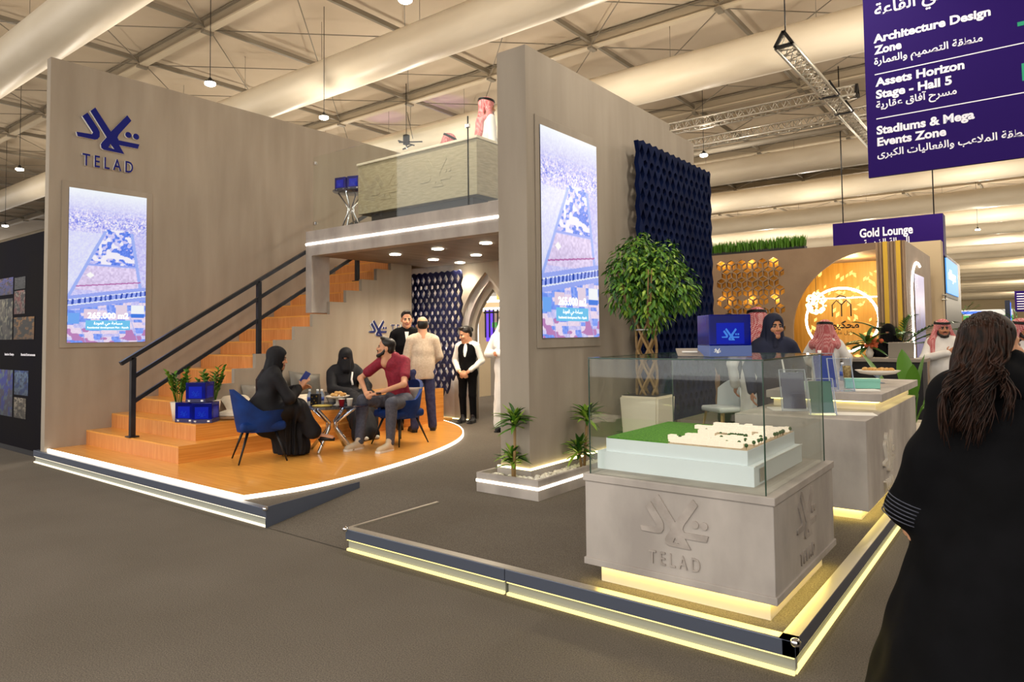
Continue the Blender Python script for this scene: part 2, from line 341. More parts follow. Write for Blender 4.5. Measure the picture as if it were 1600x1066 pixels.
# ------------------------------------------------------------------ trusses
def truss(name_label, a, b, s, up=(0, 0, 1), cat='truss', tube=None):
    a = Vector(a); b = Vector(b); d = (b-a).normalized(); u = Vector(up); x = d.cross(u); L = (b-a).length
    t = thing('lighting_truss', name_label, cat, tuple(a), 0, 'aluminium roof trusses')
    ch = [x*s/2, -x*s/2, u*s*.85]
    for c in ch: MB().tube([c, c+d*L], .025, 8).build('chord', 'alu', t)
    w = MB(); n = int(L/(s*.95))
    for i in range(n):
        p, q, r = d*L*i/n, d*L*(i+.5)/n, d*L*(i+1)/n
        for c0, c1 in ((ch[0], ch[1]), (ch[1], ch[2]), (ch[2], ch[0])): w.tube([p+c0, q+c1], .011, 5); w.tube([q+c1, r+c0], .011, 5)
    w.build('lacing', 'alu', t)
    for p in (Vector((0, 0, 0)), d*L):
        e = MB()
        for c0, c1 in ((ch[0], ch[1]), (ch[1], ch[2]), (ch[2], ch[0])): e.bar(p+c0, p+c1, .05, .05)
        e.build('end_frame', 'black_metal', t)
    if tube: MB().tube([Vector(tube), Vector(tube)+d*L], .07, 10).build('tube', 'beam_grey', t)
    return t
hs = thing('chain_hoist', 'small black chain hoist and rigging hanging behind the upper deck', 'hoist', (-13.47, 13, 6.86))
MB().tube([(0, 0, .3), (0, 0, 1.69)], .01, 5).tube([(.25, 0, .12), (.03, 0, .9)], .008, 5).build('cable', 'black_metal', hs); MB().rbox(-.07, .07, -.07, .07, 0, .28, .02).build('motor', 'black_metal', hs)
MB().bar((-.28, 0, .12), (.6, 0, -.02), .03, .03).bar((-.24, .1, -.06), (.3, -.1, -.08), .03, .03).bar((0, -.3, .05), (0, .3, .05), .03, .03).build('rigging_frame', 'black_metal', hs); MB().tube([(0, 0, .0), (0, 0, -.12)], .02, 8).build('hook', 'chrome', hs)
for x_, y_ in ((-16.06, 14.54), (-13.63, 14.77)): lamp('SPOT', (x_, y_, 6.9), 30, (.55, .18, 1), .05, (PI, 0, 0), .9, 'purple_uplight')
truss('pale aluminium truss across the roof, upper of the two behind the screen pillar', (-9, 15.2, 6.42), (-2.76, 15.2, 6.42), .26)
truss('pale aluminium truss across the roof, lower of the two, with a grey tube under it', (-10, 17.0, 6.48), (1, 17.0, 6.48), .26, tube=(0, 0, -.17))
t = truss('aluminium truss running diagonally down to the purple hanging banner', (-3.04, 11.13, 6.16), (-3.04, 21.1, 6.16), .276)
w = MB(); w.tube([(0, .1, .22), (0, .1, 2.39)], .012, 6); w.build('hanger', 'black_metal', t)
for y in (2.95, 4.2): MB().bar((-.17, y, -.02), (.17, y, -.02), .05, .03).bar((-.17, y, -.02), (0, y, .30), .05, .03, (0, 1, 0)).bar((.17, y, -.02), (0, y, .30), .05, .03, (0, 1, 0)).build('clamp_frame', 'black_metal', t)
# ------------------------------------------------------------------ booth platform
zp = .16; FY = 3.49; RX = -.98
pl = thing('booth_platform', 'raised grey carpeted exhibition platform with glowing edge', 'platform', (0, 0, 0))
m = MB().prism([(-10.85, FY+.06), (-5.38, FY+.06), (-5.38, 4.53), (-4.31, 4.53), (-4.31, FY+.06), (RX-.06, FY+.06), (RX-.06, 14), (-10.85, 14)], .01, zp); m.build('carpet_deck', 'booth_carpet', pl)
m = MB().add([(-5.37, FY+.01, .005), (-4.32, FY+.01, .005), (-4.32, 4.53, zp+.003), (-5.37, 4.53, zp+.003)], [(0, 1, 2, 3)]); m.build('ramp', 'booth_carpet', pl)
def edge(x0, x1, name, led):
    e = MB(); e.box(x0, x1, FY, FY+.065, .088, zp+.006); e.build(name, 'alu_blue', pl, bevel=.003)
    MB().box(x0+.01, x1-.01, FY+.025, FY+.06, .0, .09).build('frosted_panel', 'frosted', pl)
    MB().box(x0+.01, x1-.01, FY+.004, FY+.024, .002, .018).build('light_strip', led, pl)
    MB().box(x0+.01, x1-.01, FY+.006, FY+.022, .080, .088).build('light_strip', led, pl)
edge(-10.85, -5.38, 'edge_profile', 'led_edge'); edge(-4.31, -2.75, 'edge_profile', 'led_warm'); edge(-2.745, RX, 'edge_profile', 'led_warm')
e = MB(); e.box(-4.31, RX, FY, FY+.062, zp+.006, zp+.012); e.build('edge_cap', 'alu', pl)
MB().box(RX-.065, RX, FY, 13.9, .088, zp+.006).build('edge_profile', 'alu_blue', pl, bevel=.003)
MB().box(RX-.075, RX, FY, 13.9, zp+.006, zp+.012).build('edge_cap', 'alu', pl)
MB().box(RX-.06, RX-.025, FY+.03, 13.9, 0, .09).build('frosted_panel', 'frosted', pl)
MB().box(RX-.024, RX-.004, FY+.03, 13.9, .002, .018).build('light_strip', 'led_warm', pl)
MB().box(RX-.022, RX-.006, FY+.03, 13.9, .080, .088).build('light_strip', 'led_warm', pl)
MB().bar((-5.38, FY, .12), (-5.38, 4.53, zp), .012, .12).add([(-5.384, FY, 0), (-5.384, 4.53, zp), (-5.384, FY, zp), (-5.372, FY, 0), (-5.372, 4.53, zp), (-5.372, FY, zp)], [(0, 1, 2), (5, 4, 3), (0, 3, 4, 1)]).build('ramp_side', 'alu_blue', pl)
MB().bar((-4.315, FY, zp+.004), (-4.315, 4.53, zp+.006), .03, .012).build('ramp_trim', 'alu', pl)
for x in (-5.385, -4.305): MB().lathe([(.0, .0), (.022, .004), (.026, .02), (.018, .034), (0, .038)], (x, FY, zp-.012), 12).build('corner_bolt', 'chrome', pl)
MB().lathe([(.0, .0), (.022, .004), (.026, .02), (.018, .034), (0, .038)], (RX, FY, zp-.012), 12).build('corner_bolt', 'chrome', pl)

# ------------------------------------------------------------------ curved wooden deck
CV = [(-5.88, 3.555), (-5.81, 3.8), (-5.75, 4.12), (-5.745, 4.5), (-5.81, 5.05), (-5.96, 5.78), (-6.2, 6.53), (-6.5, 7.2), (-6.86, 7.74), (-7.33, 8.22), (-7.75, 8.52), (-8.3, 8.80)]
def smooth_poly(p, n=5):
    out = []
    P = [p[0]]+p+[p[-1]]
    for i in range(1, len(P)-2):
        a, b, c, d = [np.array(x) for x in P[i-1:i+3]]
        for k in range(n):
            t = k/n; out.append(tuple(.5*((2*b)+(c-a)*t+(2*a-5*b+4*c-d)*t*t+(3*b-3*c+d-a)*t**3)))
    return out+[tuple(p[-1])]
CVs = smooth_poly(CV)
wd = thing('wooden_deck', 'low curved wooden deck with a glowing rim under the seating area', 'platform')
MB().prism([(-10.55, 3.575)]+CVs[1:]+[(-8.3, 9.1), (-10.55, 9.1)], zp, .2).build('planks', 'plank', wd)
m = MB(); n = len(CVs)
for i in range(n-1):
    a, b = Vector((*CVs[i], 0)), Vector((*CVs[i+1], 0)); d = (b-a).normalized(); o = Vector((d.y, -d.x, 0))*.018
    m.add([a+Vector((0, 0, zp+.004)), b+Vector((0, 0, zp+.004)), b+Vector((0, 0, .2)), a+Vector((0, 0, .2))]+[p+o for p in (a+Vector((0, 0, zp+.004)), b+Vector((0, 0, zp+.004)), b+Vector((0, 0, .2)), a+Vector((0, 0, .2)))],
          [(0, 3, 2, 1), (4, 5, 6, 7), (3, 7, 6, 2), (0, 1, 5, 4)])
m.build('light_strip', 'led_white', wd)
MB().box(-10.55, -5.88, 3.555, 3.575, zp+.006, .202).build('light_strip', 'led_white', wd)

# ------------------------------------------------------------------ booth walls
struct(MB().box(-10.68, -10.55, 3.52, 10.3, zp+.006, 5.52).build('wall_left', 'concrete'))
struct(MB().box(-4.242, -3.89, 5.354, 8.67, zp, 4.494).box(-4.2, -3.9, 8.67, 9.51, 3.5, 4.41).build('wall_right', 'concrete'))
# back wall with stepped pointed arch
AY = 9.27
def arch_pts(cx, hw, z0, zs, za, n=10):
    L = []
    for k in range(n+1):
        t = k/n; L.append((cx-hw*(1-t**1.75), zs+(za-zs)*t))
    return [(cx-hw, z0)]+L+[(2*cx-x, z) for x, z in reversed(L[:-1])]+[(cx+hw, z0)]
def wall_with_arch(x0, x1, z1, cx, hw, zs, za, y0, y1, m):
    a = arch_pts(cx, hw, 0.0, zs, za); k = len(a)
    poly = [(x0, 0), *a, (x1, 0), (x1, z1), (x0, z1)]
    me = curve_mesh('w', [poly], (y1-y0)/2); me.transform(Matrix(((1, 0, 0, 0), (0, 0, -1, (y0+y1)/2), (0, 1, 0, 0), (0, 0, 0, 1)))); return me
me = wall_with_arch(-10.55, -4.24, 3.3, -7.62, .42, 1.75, 2.47, AY+.16, AY+.24, 0); me.materials.append(M['concrete']); struct(link('wall_back.001', me))
me = wall_with_arch(-8.4, -4.24, 2.94, -7.62, .50, 1.80, 2.62, AY+.08, AY+.16, 0); me.materials.append(M['pale_concrete']); struct(link('trim_4', me))
me = wall_with_arch(-8.4, -4.24, 2.94, -7.66, .60, 1.84, 2.76, AY, AY+.08, 0); me.materials.append(M['concrete']); struct(link('trim_5', me))
struct(MB().box(-10.55, -8.4, AY, AY+.16, 0, 2.94).build('wall_back.002', 'pale_concrete'))
struct(MB().box(-9.0, -8.02, AY-.015, AY-.003, zp, zp+.012).build('trim_6', 'led_cream'))

# ------------------------------------------------------------------ staircase
XS = -9.06; T = .329; Y0 = 4.03
st = thing('staircase', 'orange bamboo staircase with grey stringer rising along the tall logo wall', 'stairs')
for k in range(1, 16):
    y = Y0+T*(k-1); x1 = {1: -7.98, 2: -8.21}.get(k, XS); zt = .2+.2*k
    y2 = y+T*1.0+.02 if k > 2 else (6.95)
    b = MB()
    if k <= 2:
        b.box(-10.55, x1, y, y+T+.02, zt-.2, zt-.02, 0); b.box(XS, x1, y+T+.02, y2, zt-.2, zt-.02, 2)
        b.add([(x1+.001, y, zt-.2), (x1+.001, y2, zt-.2), (x1+.001, y2, zt-.0), (x1+.001, y, zt-.0)], [(0, 1, 2, 3)], 2)
        b.box(-10.55, x1, y, y+T+.02, zt-.02, zt, 1); b.box(XS, x1, y+T+.02, y2, zt-.02, zt, 1)
    else:
        b.box(-10.55, x1, y, y2, zt-.2, zt-.02, 0); b.box(-10.55, x1, y, y2, zt-.02, zt, 1)
    b.build('step', ['riser', 'plank', 'plank_side'], st)
MB().box(XS, -8.1, 6.95, 8.66, .2, .74, 0).box(XS, -8.1, 6.95, 8.66, .74, .76, 1).build('bench_block', ['plank_side', 'plank'], st)
MB().box(-10.5, XS, Y0+T*15+.02, 9.2, 3.1, 3.3).build('landing', 'plank', st)
prof = [(4.69, .6)]
for k in range(3, 15):
    y = Y0+T*(k-1)-.02; z = .2+.2*k+.02; prof += [(y, prof[-1][1]), (y, z)]
prof += [(8.79, prof[-1][1]), (8.79, .2), (4.69, .2)]
me = curve_mesh('stringer', [prof[1:]], .035); me.transform(Matrix(((0, 0, 1, XS+.035), (1, 0, 0, 0), (0, 1, 0, 0), (0, 0, 0, 1)))); me.materials.append(M['concrete']); link('stringer', me, st)
def wall_sign(parent_loc, xdir, ydir, w, name, label, col, d=.02, word=True, side=False, back=None):
    t = thing(name, label, 'sign', parent_loc); mx = frame((0, 0, 0), xdir, ydir)
    me = logo_mesh(w, d/2); me.transform(mx); me.materials.append(M[col]); link('emblem', me, t)
    return t, mx
# signs on the tall wall and on the stringer
def sign(loc, xdir, ydir, w, label, col, edgec, d=.03, beside=False, cat='sign', name='wall_sign'):
    t = thing(name, label, cat, loc); mx = frame((0, 0, 0), xdir, ydir); nz = Vector(xdir).normalized().cross(Vector(ydir).normalized())
    for nm, me, off in (('emblem', logo_mesh(w, d*.5), (0, 0)), ('lettering', word_mesh(w*(.80 if not beside else 1.42), d*.5), (0, -.655*w) if not beside else (w*1.47, -.19*w))):
        me.transform(Matrix.Translation(Vector((off[0], off[1], d*.5)))); me.transform(mx); me.materials.append(M[edgec]); me.materials.append(M[col])
        for p in me.polygons: p.material_index = 1 if p.normal.dot(nz) > .7 else 0
        link(nm, me, t)
    return t
sign((-10.55, 4.257, 4.66), (0, 1, 0), (0, 0, 1), .85, 'blue emblem and word sign with white edges high on the tall grey wall', 'logo_blue', 'white_gloss', .035)
sign((XS+.07, 7.97, 1.80), (0, 1, 0), (0, 0, 1), .40, 'small blue emblem and word sign on the grey stair side wall', 'navy', 'white_gloss', .02, True)

# stair railing
rl = thing('stair_railing', 'black metal stair railing with three sloping bars', 'railing', (-9.25, 0, 0))
def rz(y): return 1.35+(y-3.93)*.602
for y, zb in ((4.07, .4), (5.87, 1.4), (7.75, 2.6)):
    MB().box(-.03, .03, y-.03, y+.03, zb, rz(y)-.02).build('post', 'rail_metal', rl)
    MB().rbox(-.065, .065, y-.065, y+.065, zb, zb+.018, .006).build('base_plate', 'rail_metal', rl)
MB().bar((0, 3.92, rz(3.92)), (0, 8.9, rz(8.9)), .06, .05).build('handrail', 'rail_metal', rl)
for dz in (.27, .59): MB().bar((0, 4.07, rz(4.07)-dz), (0, 8.9, rz(8.9)-dz), .035, .05).build('rail', 'rail_metal', rl)

# ------------------------------------------------------------------ mezzanine
BY = 6.675; ZB = 2.94; ZT = 3.335
mz = thing('mezzanine', 'grey upper deck with a glowing line along its front edge', 'balcony')
MB().box(XS-.15, -4.242, BY, BY+.18, ZB, ZT).build('fascia', 'pale_concrete', mz)
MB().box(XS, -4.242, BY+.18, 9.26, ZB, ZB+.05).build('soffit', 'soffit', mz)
MB().box(XS, -4.242, BY+.18, 10.2, ZB+.05, ZT).box(-10.5, XS, 9.26, 10.2, ZB+.3, ZT).build('deck', 'charcoal', mz)
MB().box(XS-.15, -4.242, BY-.008, BY, 3.115, 3.145).build('light_strip', 'led_cool', mz)
MB().box(XS-.15, XS+.0, BY, 7.02, 2.04, ZB).build('column', 'pale_concrete', mz)
for x, y in ((-7.95, 7.42), (-7.0, 7.38), (-6.06, 7.36), (-8.03, 8.36), (-7.08, 8.35), (-8.02, 9.02), (-6.1, 8.33)):
    MB().lathe([(.075, 0), (.085, -.004), (.085, -.01), (.07, -.012)], (x, y, ZB), 20).build('downlight', 'lamp_glow', mz)
    lamp('SPOT', (x, y, ZB-.03), 80, (1, .84, .64), .06, spot=2.3, name='downlight_light')
# glass balustrade
gb = thing('glass_balustrade', 'clear glass balustrade along the front of the upper deck', 'railing', (0, BY+.03, ZT))
for a, b in ((XS, -5.815), (-5.805, -4.25)): MB().box(a, b, 0, .012, 0, 1.18).build('glass_pane', 'pane', gb)
for x, z in ((XS+.03, 1.08), (-5.81, 1.05), (XS+.03, .12)): MB().rbox(x-.03, x+.03, -.012, .025, z-.025, z+.025, .005).build('clamp', 'chrome', gb)
MB().box(-5.815, -5.805, -.002, .014, 0, 1.18).build('seam', 'black_metal', gb)
# counter on the upper deck
ct = thing('reception_counter', 'cream stone counter behind the glass of the upper deck', 'counter', (-7.22, 7.1, ZT))
MB().rbox(-1.23, 1.23, 0, .5, .24, 1.01, .006).build('body', 'counter_stone', ct)
MB().rbox(-1.25, 1.25, -.02, .55, 1.01, 1.05, .008).build('worktop', 'cream', ct)
MB().box(-1.05, 1.05, .12, .45, 0, .24).build('plinth', 'charcoal', ct)
me = logo_mesh(.62, .003); me.transform(frame((-.62, -.0015, .62), (1, 0, 0), (0, 0, 1))); me.materials.append(M['counter_stone']); link('carved_emblem', me, ct)
me = logo_mesh(.62, .003); me.transform(frame((.45, -.0015, .66), (1, 0, 0), (0, 0, 1))); me.materials.append(M['counter_stone']); link('carved_emblem', me, ct)
# ------------------------------------------------------------------ small generators
def vnoise(u, v, sx, sy, seed):
    """bilinear value noise on arrays"""
    r = np.random.default_rng(seed); g = r.random((int(sx)+3, int(sy)+3)); x = u*sx; y = v*sy
    i = np.floor(x).astype(int); j = np.floor(y).astype(int); a = x-i; b = y-j; a = a*a*(3-2*a); b = b*b*(3-2*b)
    return (g[i, j]*(1-a)+g[i+1, j]*a)*(1-b)+(g[i, j+1]*(1-a)+g[i+1, j+1]*a)*b
def aerial(u, v):
    """bright aerial view of a building plot among roads and palm groves"""
    C = np.zeros(u.shape+(3,)); base = np.array([.70, .68, .98])
    n1 = vnoise(u, v, 12, 24, 1); n2 = vnoise(u, v, 46, 90, 2); n3 = vnoise(u, v, 90, 180, 3)
    C[:] = base; C += (n2[..., None]-.5)*np.array([.16, .18, .10])+(n3[..., None]-.5)*np.array([.18, .18, .08])
    sky = np.clip((v-.84)/.16, 0, 1)[..., None]; C = C*(1-sky)+np.array([.93, .97, 1])*sky
    city = np.clip(1-abs(v-.79)/.09, 0, 1)[..., None]; C = C+city*((n3[..., None]-.5)*np.array([.9, .7, .15])+(n2[..., None]-.5)*np.array([.3, .25, .05])); ln = (np.sin(v*260) > .93) & (v > .72) & (v < .88); C = np.where(ln[..., None], C*.8+np.array([.1, .12, .2]), C)
    L = .46-(.74-v)*1.02; R = .80+(.74-v)*.33      # edges of the plot
    inside = (u > L) & (u < R) & (v < .76) & (v > .34)
    left = (u < L-.02) & (v < .72) & (v > .3); C = np.where(left[..., None], C*.5+np.array([.45, .47, .55]), C)
    field = inside & (v < .50); C = np.where(field[..., None], np.array([.80, .70, .92])+(n2[..., None]-.5)*.24, C)
    grove = inside & (v > .515) & (v < .75); C = np.where((grove & (vnoise(u, v, 34, 74, 5)*.6+.4*vnoise(u, v, 12, 20, 15) > .47))[..., None], np.array([.08, .22, .80])+.2*n3[..., None], C)
    C = np.where((grove & (vnoise(u, v, 18, 44, 6) > .66))[..., None], np.array([.95, .92, 1]), C)
    for e in (L, R): C = np.where(((abs(u-e) < .022) & (v < .74) & (v > .3))[..., None], np.array([.45, .55, .96]), C)
    C = np.where((inside & (abs(v-.508) < .006))[..., None], np.array([.42, .5, .95]), C)
    C = np.where(((abs(v-.36-.05*u) < .004) & (u > .1) & (u < .93))[..., None], np.array([.55, .2, .5]), C)
    d = v-(.255+.075*u); road = abs(d) < .045; C = np.where(road[..., None], np.array([.42, .50, .95]), C)
    C = np.where(((d > -.02) & (d < -.012) | (d > .016) & (d < .022))[..., None], np.array([.9, .93, 1]), C)
    C = np.where(((abs(d-.003) < .016) & (np.sin(u*2*PI*15+n1*3) > .25))[..., None], np.array([.05, .13, .55]), C)
    low = d < -.045
    rg = np.random.default_rng(77).random((12, 60)); cell = rg[np.floor(u*8.99+v*3).astype(int) % 12, np.floor(v*52).astype(int) % 60]
    C = np.where((low & (cell > .74))[..., None], np.array([.20, .34, .88])+.2*n2[..., None], C); C = np.where((low & (cell < .42))[..., None], np.array([.90, .78, .92])+.1*(n3[..., None]-.5), C)
    C = np.where((low & (v < .09) & (vnoise(u, v, 9, 40, 9) > .62))[..., None], np.array([.6, .32, .6]), C); C = np.where((low & (abs(np.sin(u*14+v*9)) < .06))[..., None], np.array([.5, .58, .96]), C)
    q = (abs(u-.27)/.055+abs(v-.44)/.02) < 1; C = np.where(q[..., None], np.array([1, 1, 1]), C)
    for x0, x1, y0, y1, c in ((.20, .37, .155, .22, (.86, .72, .84)), (.6, .75, .17, .25, (.85, .74, .86)), (.8, .98, .19, .25, (.95, .97, 1)), (.8, .98, .165, .19, (.10, .3, .85)), (.0, .14, .12, .19, (.25, .5, .95))):
        C = np.where(((u > x0) & (u < x1) & (v > y0) & (v < y1))[..., None], np.array(c), C)
    return np.clip(C, 0, 1)**1.3
attr_emit('screen_picture', .92); emat('screen_white', (1, 1, 1), 1.5); emat('screen_cyan', (.14, .52, .82), 1.0)
def video_screen(loc, w, h, label, frame_d):
    t = thing('video_screen', label, 'screen', loc)
    X, Y = frame_d
    MB().rbox(0, .012, X[0], X[1], Y[0], Y[1], .004).build('frame', 'concrete', t)
    MB().box(.012, .02, 0, w, 0, h).build('panel', 'dark_paint', t)
    me = picture('display', w, h, 130, 260, aerial, 'screen_picture'); me.transform(frame((.021, 0, 0), (0, 1, 0), (0, 0, 1))); link('display', me, t)
    MB().quad((.023, .22*w, .080*h), (.023, .79*w, .080*h), (.023, .79*w, .145*h), (.023, .22*w, .145*h)).build('caption_box', 'screen_cyan', t)
    its = []
    for s, sz, z, b in (('265.000 m2', .115, .158, .004), (arabic('\u0645\u0633\u0627\u062d\u0629 \u062d\u064a \u0627\u0644\u0639\u0648\u062f\u0629'), .055, .118, .001), ('Residential development Plot - Riyadh', .036, .092, .0006)):
        me = text_mesh(s, sz, 0, b, 'CENTER'); its.append((me, frame((.025, .505*w, z*h), (0, 1, 0), (0, 0, 1))))
    me = join_meshes('caption', its); me.materials.append(M['screen_white']); link('caption', me, t)
    return t
video_screen((-10.55, 3.762, 1.615), 1.04, 2.15, 'tall glowing screen with aerial city view on the left wall under the big emblem', ((-.088, 1.131), (-.069, 2.233)))
video_screen((-3.89, 5.565, 1.62), 1.098, 2.13, 'tall glowing screen with aerial city view on the grey pillar beside the tree', ((-.075, 1.15), (-.1, 2.22)))

# ------------------------------------------------------------------ lit planter round the pillar with dracaenas
noise_mat('pebble', rgb(214, 208, 192), rgb(244, 240, 228), ns=40, rough=.7)
pt = thing('planter_box', 'low concrete planter of white pebbles with glowing band round the grey pillar foot', 'planter')
tr = [(-4.33, 5.083), (-3.606, 5.083), (-3.606, 8.4), (-3.89, 8.4), (-3.89, 5.354), (-4.33, 5.354)]
MB().box(-4.33, -3.606, 5.083, 5.113, zp, .342).box(-3.636, -3.606, 5.113, 8.4, zp, .342).box(-4.33, -4.30, 5.113, 5.354, zp, .342).box(-4.30, -3.636, 5.113, 5.354, zp, .285).box(-3.89, -3.636, 5.354, 8.4, zp, .285).build('trough', 'pale_concrete', pt)
MB().box(-4.332, -3.60, 5.077, 5.083, .255, .28).box(-3.606, -3.60, 5.083, 8.4, .255, .28).build('light_strip', 'led_white', pt)
MB().box(-4.27, -3.862, 5.326, 5.354, .285, .362).box(-3.89, -3.862, 5.354, 8.4, .285, .362).build('skirt', 'pale_concrete', pt)
MB().box(-4.27, -3.866, 5.332, 5.354, .362, .378).box(-3.89, -3.866, 5.354, 8.4, .362, .378).build('light_strip', 'led_cream', pt)
pb = MB()
for i in range(420):
    if i < 120: x, y = random.uniform(-4.28, -3.65), random.uniform(5.125, 5.315)
    else: x, y = random.uniform(-3.85, -3.65), random.uniform(5.13, 6.6)
    r = random.uniform(.012, .028); pb.ball((x, y, .29+r*.35), (r, r*random.uniform(.7, 1), r*.7), 0, 7, 5)
o = pb.build('pebbles', 'pebble', pt); o['kind'] = 'stuff'
def rosette(mb, c, R, n, up=.9, m=(0, 1, 2)):
    for i in range(n):
        a = i*2.4+random.uniform(-.2, .2); e = random.uniform(-.25, 1.25); L = R*random.uniform(.75, 1.1)
        d = Vector((math.cos(a)*math.cos(e), math.sin(a)*math.cos(e), math.sin(e)*up)); b = Vector(c)+Vector((0, 0, random.uniform(-.06, .05)))
        mb.leaf(b, b+d*L, R*.17, droop=random.uniform(.1, .4), m=random.choice(m), n=5)
def dracaena(loc, stems, label, seed):
    random.seed(seed); t = thing('dracaena', label, 'plant', loc, 0, 'dracaenas in the lit planter')
    for (dx, dy, h, R) in stems:
        MB().tube([(dx*.3, dy*.3, 0), (dx*.7, dy*.6, h*.5), (dx, dy, h)], [.016, .014, .013], 8).build('stem', 'stem', t)
        f = MB(); rosette(f, (dx, dy, h+.02), R, 46); f.build('crown', ['leaf_dark', 'leaf', 'leaf_pale'], t)
dracaena((-4.0, 5.24, .285), [(.02, .0, .52, .23), (-.03, .02, .16, .22)], 'two-crowned dracaena at the front corner of the lit planter', 3)
dracaena((-3.74, 6.06, .285), [(.03, .05, .50, .25), (-.02, -.03, .17, .22)], 'two-crowned dracaena beside the screen pillar, just left of the glass case', 5)
dracaena((-3.74, 7.1, .285), [(.03, .05, .5, .24), (-.02, -.03, .17, .2)], 'dracaena seen through the left end of the glass case', 8)

# ------------------------------------------------------------------ ficus tree in a white pot
random.seed(11)
tt = thing('ficus_tree', 'bushy green ficus with braided trunk in a white pot before the blue lattice', 'tree', (-3.33, 6.72, zp))
bm = bmesh.new(); bmesh.ops.create_cube(bm, size=1)
for v in bm.verts: s = .36 if v.co.z < 0 else .44; v.co = (v.co.x*s, v.co.y*s, (v.co.z+.5)*.84)
bmesh.ops.bevel(bm, geom=bm.edges[:], offset=.02, segments=2, affect='EDGES')
p = MB().bm(bm, 0, False); p.build('pot', 'cream', tt); MB().box(-.19, .19, -.19, .19, .838, .846).build('soil', 'dark_paint', tt)
for k in range(10):
    pts = [(.11*math.cos(k*PI/5+t*3.4*(1 if k % 2 else -1))*(1-.05*t), .11*math.sin(k*PI/5+t*3.4*(1 if k % 2 else -1))*(1-.05*t), .84+.75*t) for t in np.linspace(0, 1, 14)]
    e = pts[-1]; pts += [(e[0]*2.2, e[1]*2.2, 1.85), (e[0]*3, e[1]*3, 2.15)]
    MB().tube(pts, [.014]*14+[.011, .006], 7).build('stem', 'stem', tt)
MB().lathe([(.115, 0), (.122, .012), (.115, .024)], (0, 0, 1.52), 16).build('tie', 'alu', tt)
f = MB()
blobs = [(.05, .04, 2.02, .34), (-.10, -.06, 2.26, .26), (.14, .1, 2.26, .24), (-.06, .0, 2.44, .15), (.27, .16, 1.98, .25), (-.17, -.12, 1.92, .22), (.05, .0, 1.72, .22), (.34, .22, 1.86, .15), (-.20, -.14, 2.12, .18)]
for i in range(3000):
    b = random.choices(blobs, [q[3]**2 for q in blobs])[0]; d = Vector((random.gauss(0, 1), random.gauss(0, 1), random.gauss(0, 1))).normalized(); rr = b[3]*random.uniform(.55, 1.06)
    c = Vector(b[:3])+d*rr; L = random.uniform(.05, .085); dn = (d*.7+Vector((random.uniform(-.7, .7), random.uniform(-.7, .7), -.7))).normalized()
    f.leaf(c, c+dn*L, L*.46, up=d, droop=.15, m=random.choice((0, 1, 1, 2)), n=2)
f.build('foliage', ['leaf_dark', 'leaf', 'leaf_pale'], tt)

# ------------------------------------------------------------------ blue lattice screens
noise_mat('lattice_blue', rgb(10, 19, 50), rgb(16, 28, 64), ns=4, rough=.8, spec=.04)
def lattice(name, label, ncol, nrow, px, pz, mx, depth, colour, ragged=None):
    loops = []; W, H = ncol*px, nrow*pz; e = px*.16
    left = []; right = []
    for r in range(nrow*2+1):
        z = r*pz/2; left.append((e if r % 2 else -e*.6, z)); right.append((W-e if r % 2 else W+e*.6, z))
    top = [(W-(k+.5)*px/1, H+(-e if k % 2 == 0 else -e)) for k in range(0)]
    loops.append(left[::1] and (left+[(0, H)]+[(x, H+(e if i % 2 else -e*.4)) for i, x in enumerate(np.linspace(px*.25, W-px*.25, ncol*2))]+[(W, H)]+right[::-1][1:]))
    for r in range(nrow):
        for c in range(ncol):
            if ragged and ragged(c, r): continue
            x = (c+.5)*px; z = (r+.5)*pz+pz*.02
            if r < nrow: loops.append([(x, z-pz*.37), (x+px*.35, z), (x, z+pz*.37), (x-px*.35, z)])
            if c < ncol-1 and r < nrow-0:
                x += px/2; z = r*pz+pz*.02
                if r > 0: loops.append([(x, z-pz*.20), (x+px*.28, z-pz*.09), (x+px*.28, z+pz*.09), (x, z+pz*.20), (x-px*.28, z+pz*.09), (x-px*.28, z-pz*.09)])
    me = curve_mesh(name, loops, depth/2); me.transform(mx); me.materials.append(M[colour])
    o = link(name, me); tag(o, label, 'screen'); return o
lattice('lattice_screen', 'dark blue pierced lattice panel behind the ficus, reaching past the pillar wall', 13, 13, .174, .262, frame((-3.73, 7.371, .55), (0, 1, 0), (0, 0, 1)), .055, 'lattice_blue')
noise_mat('lattice_navy', rgb(16, 19, 54), rgb(24, 28, 70), ns=4, rough=.5)
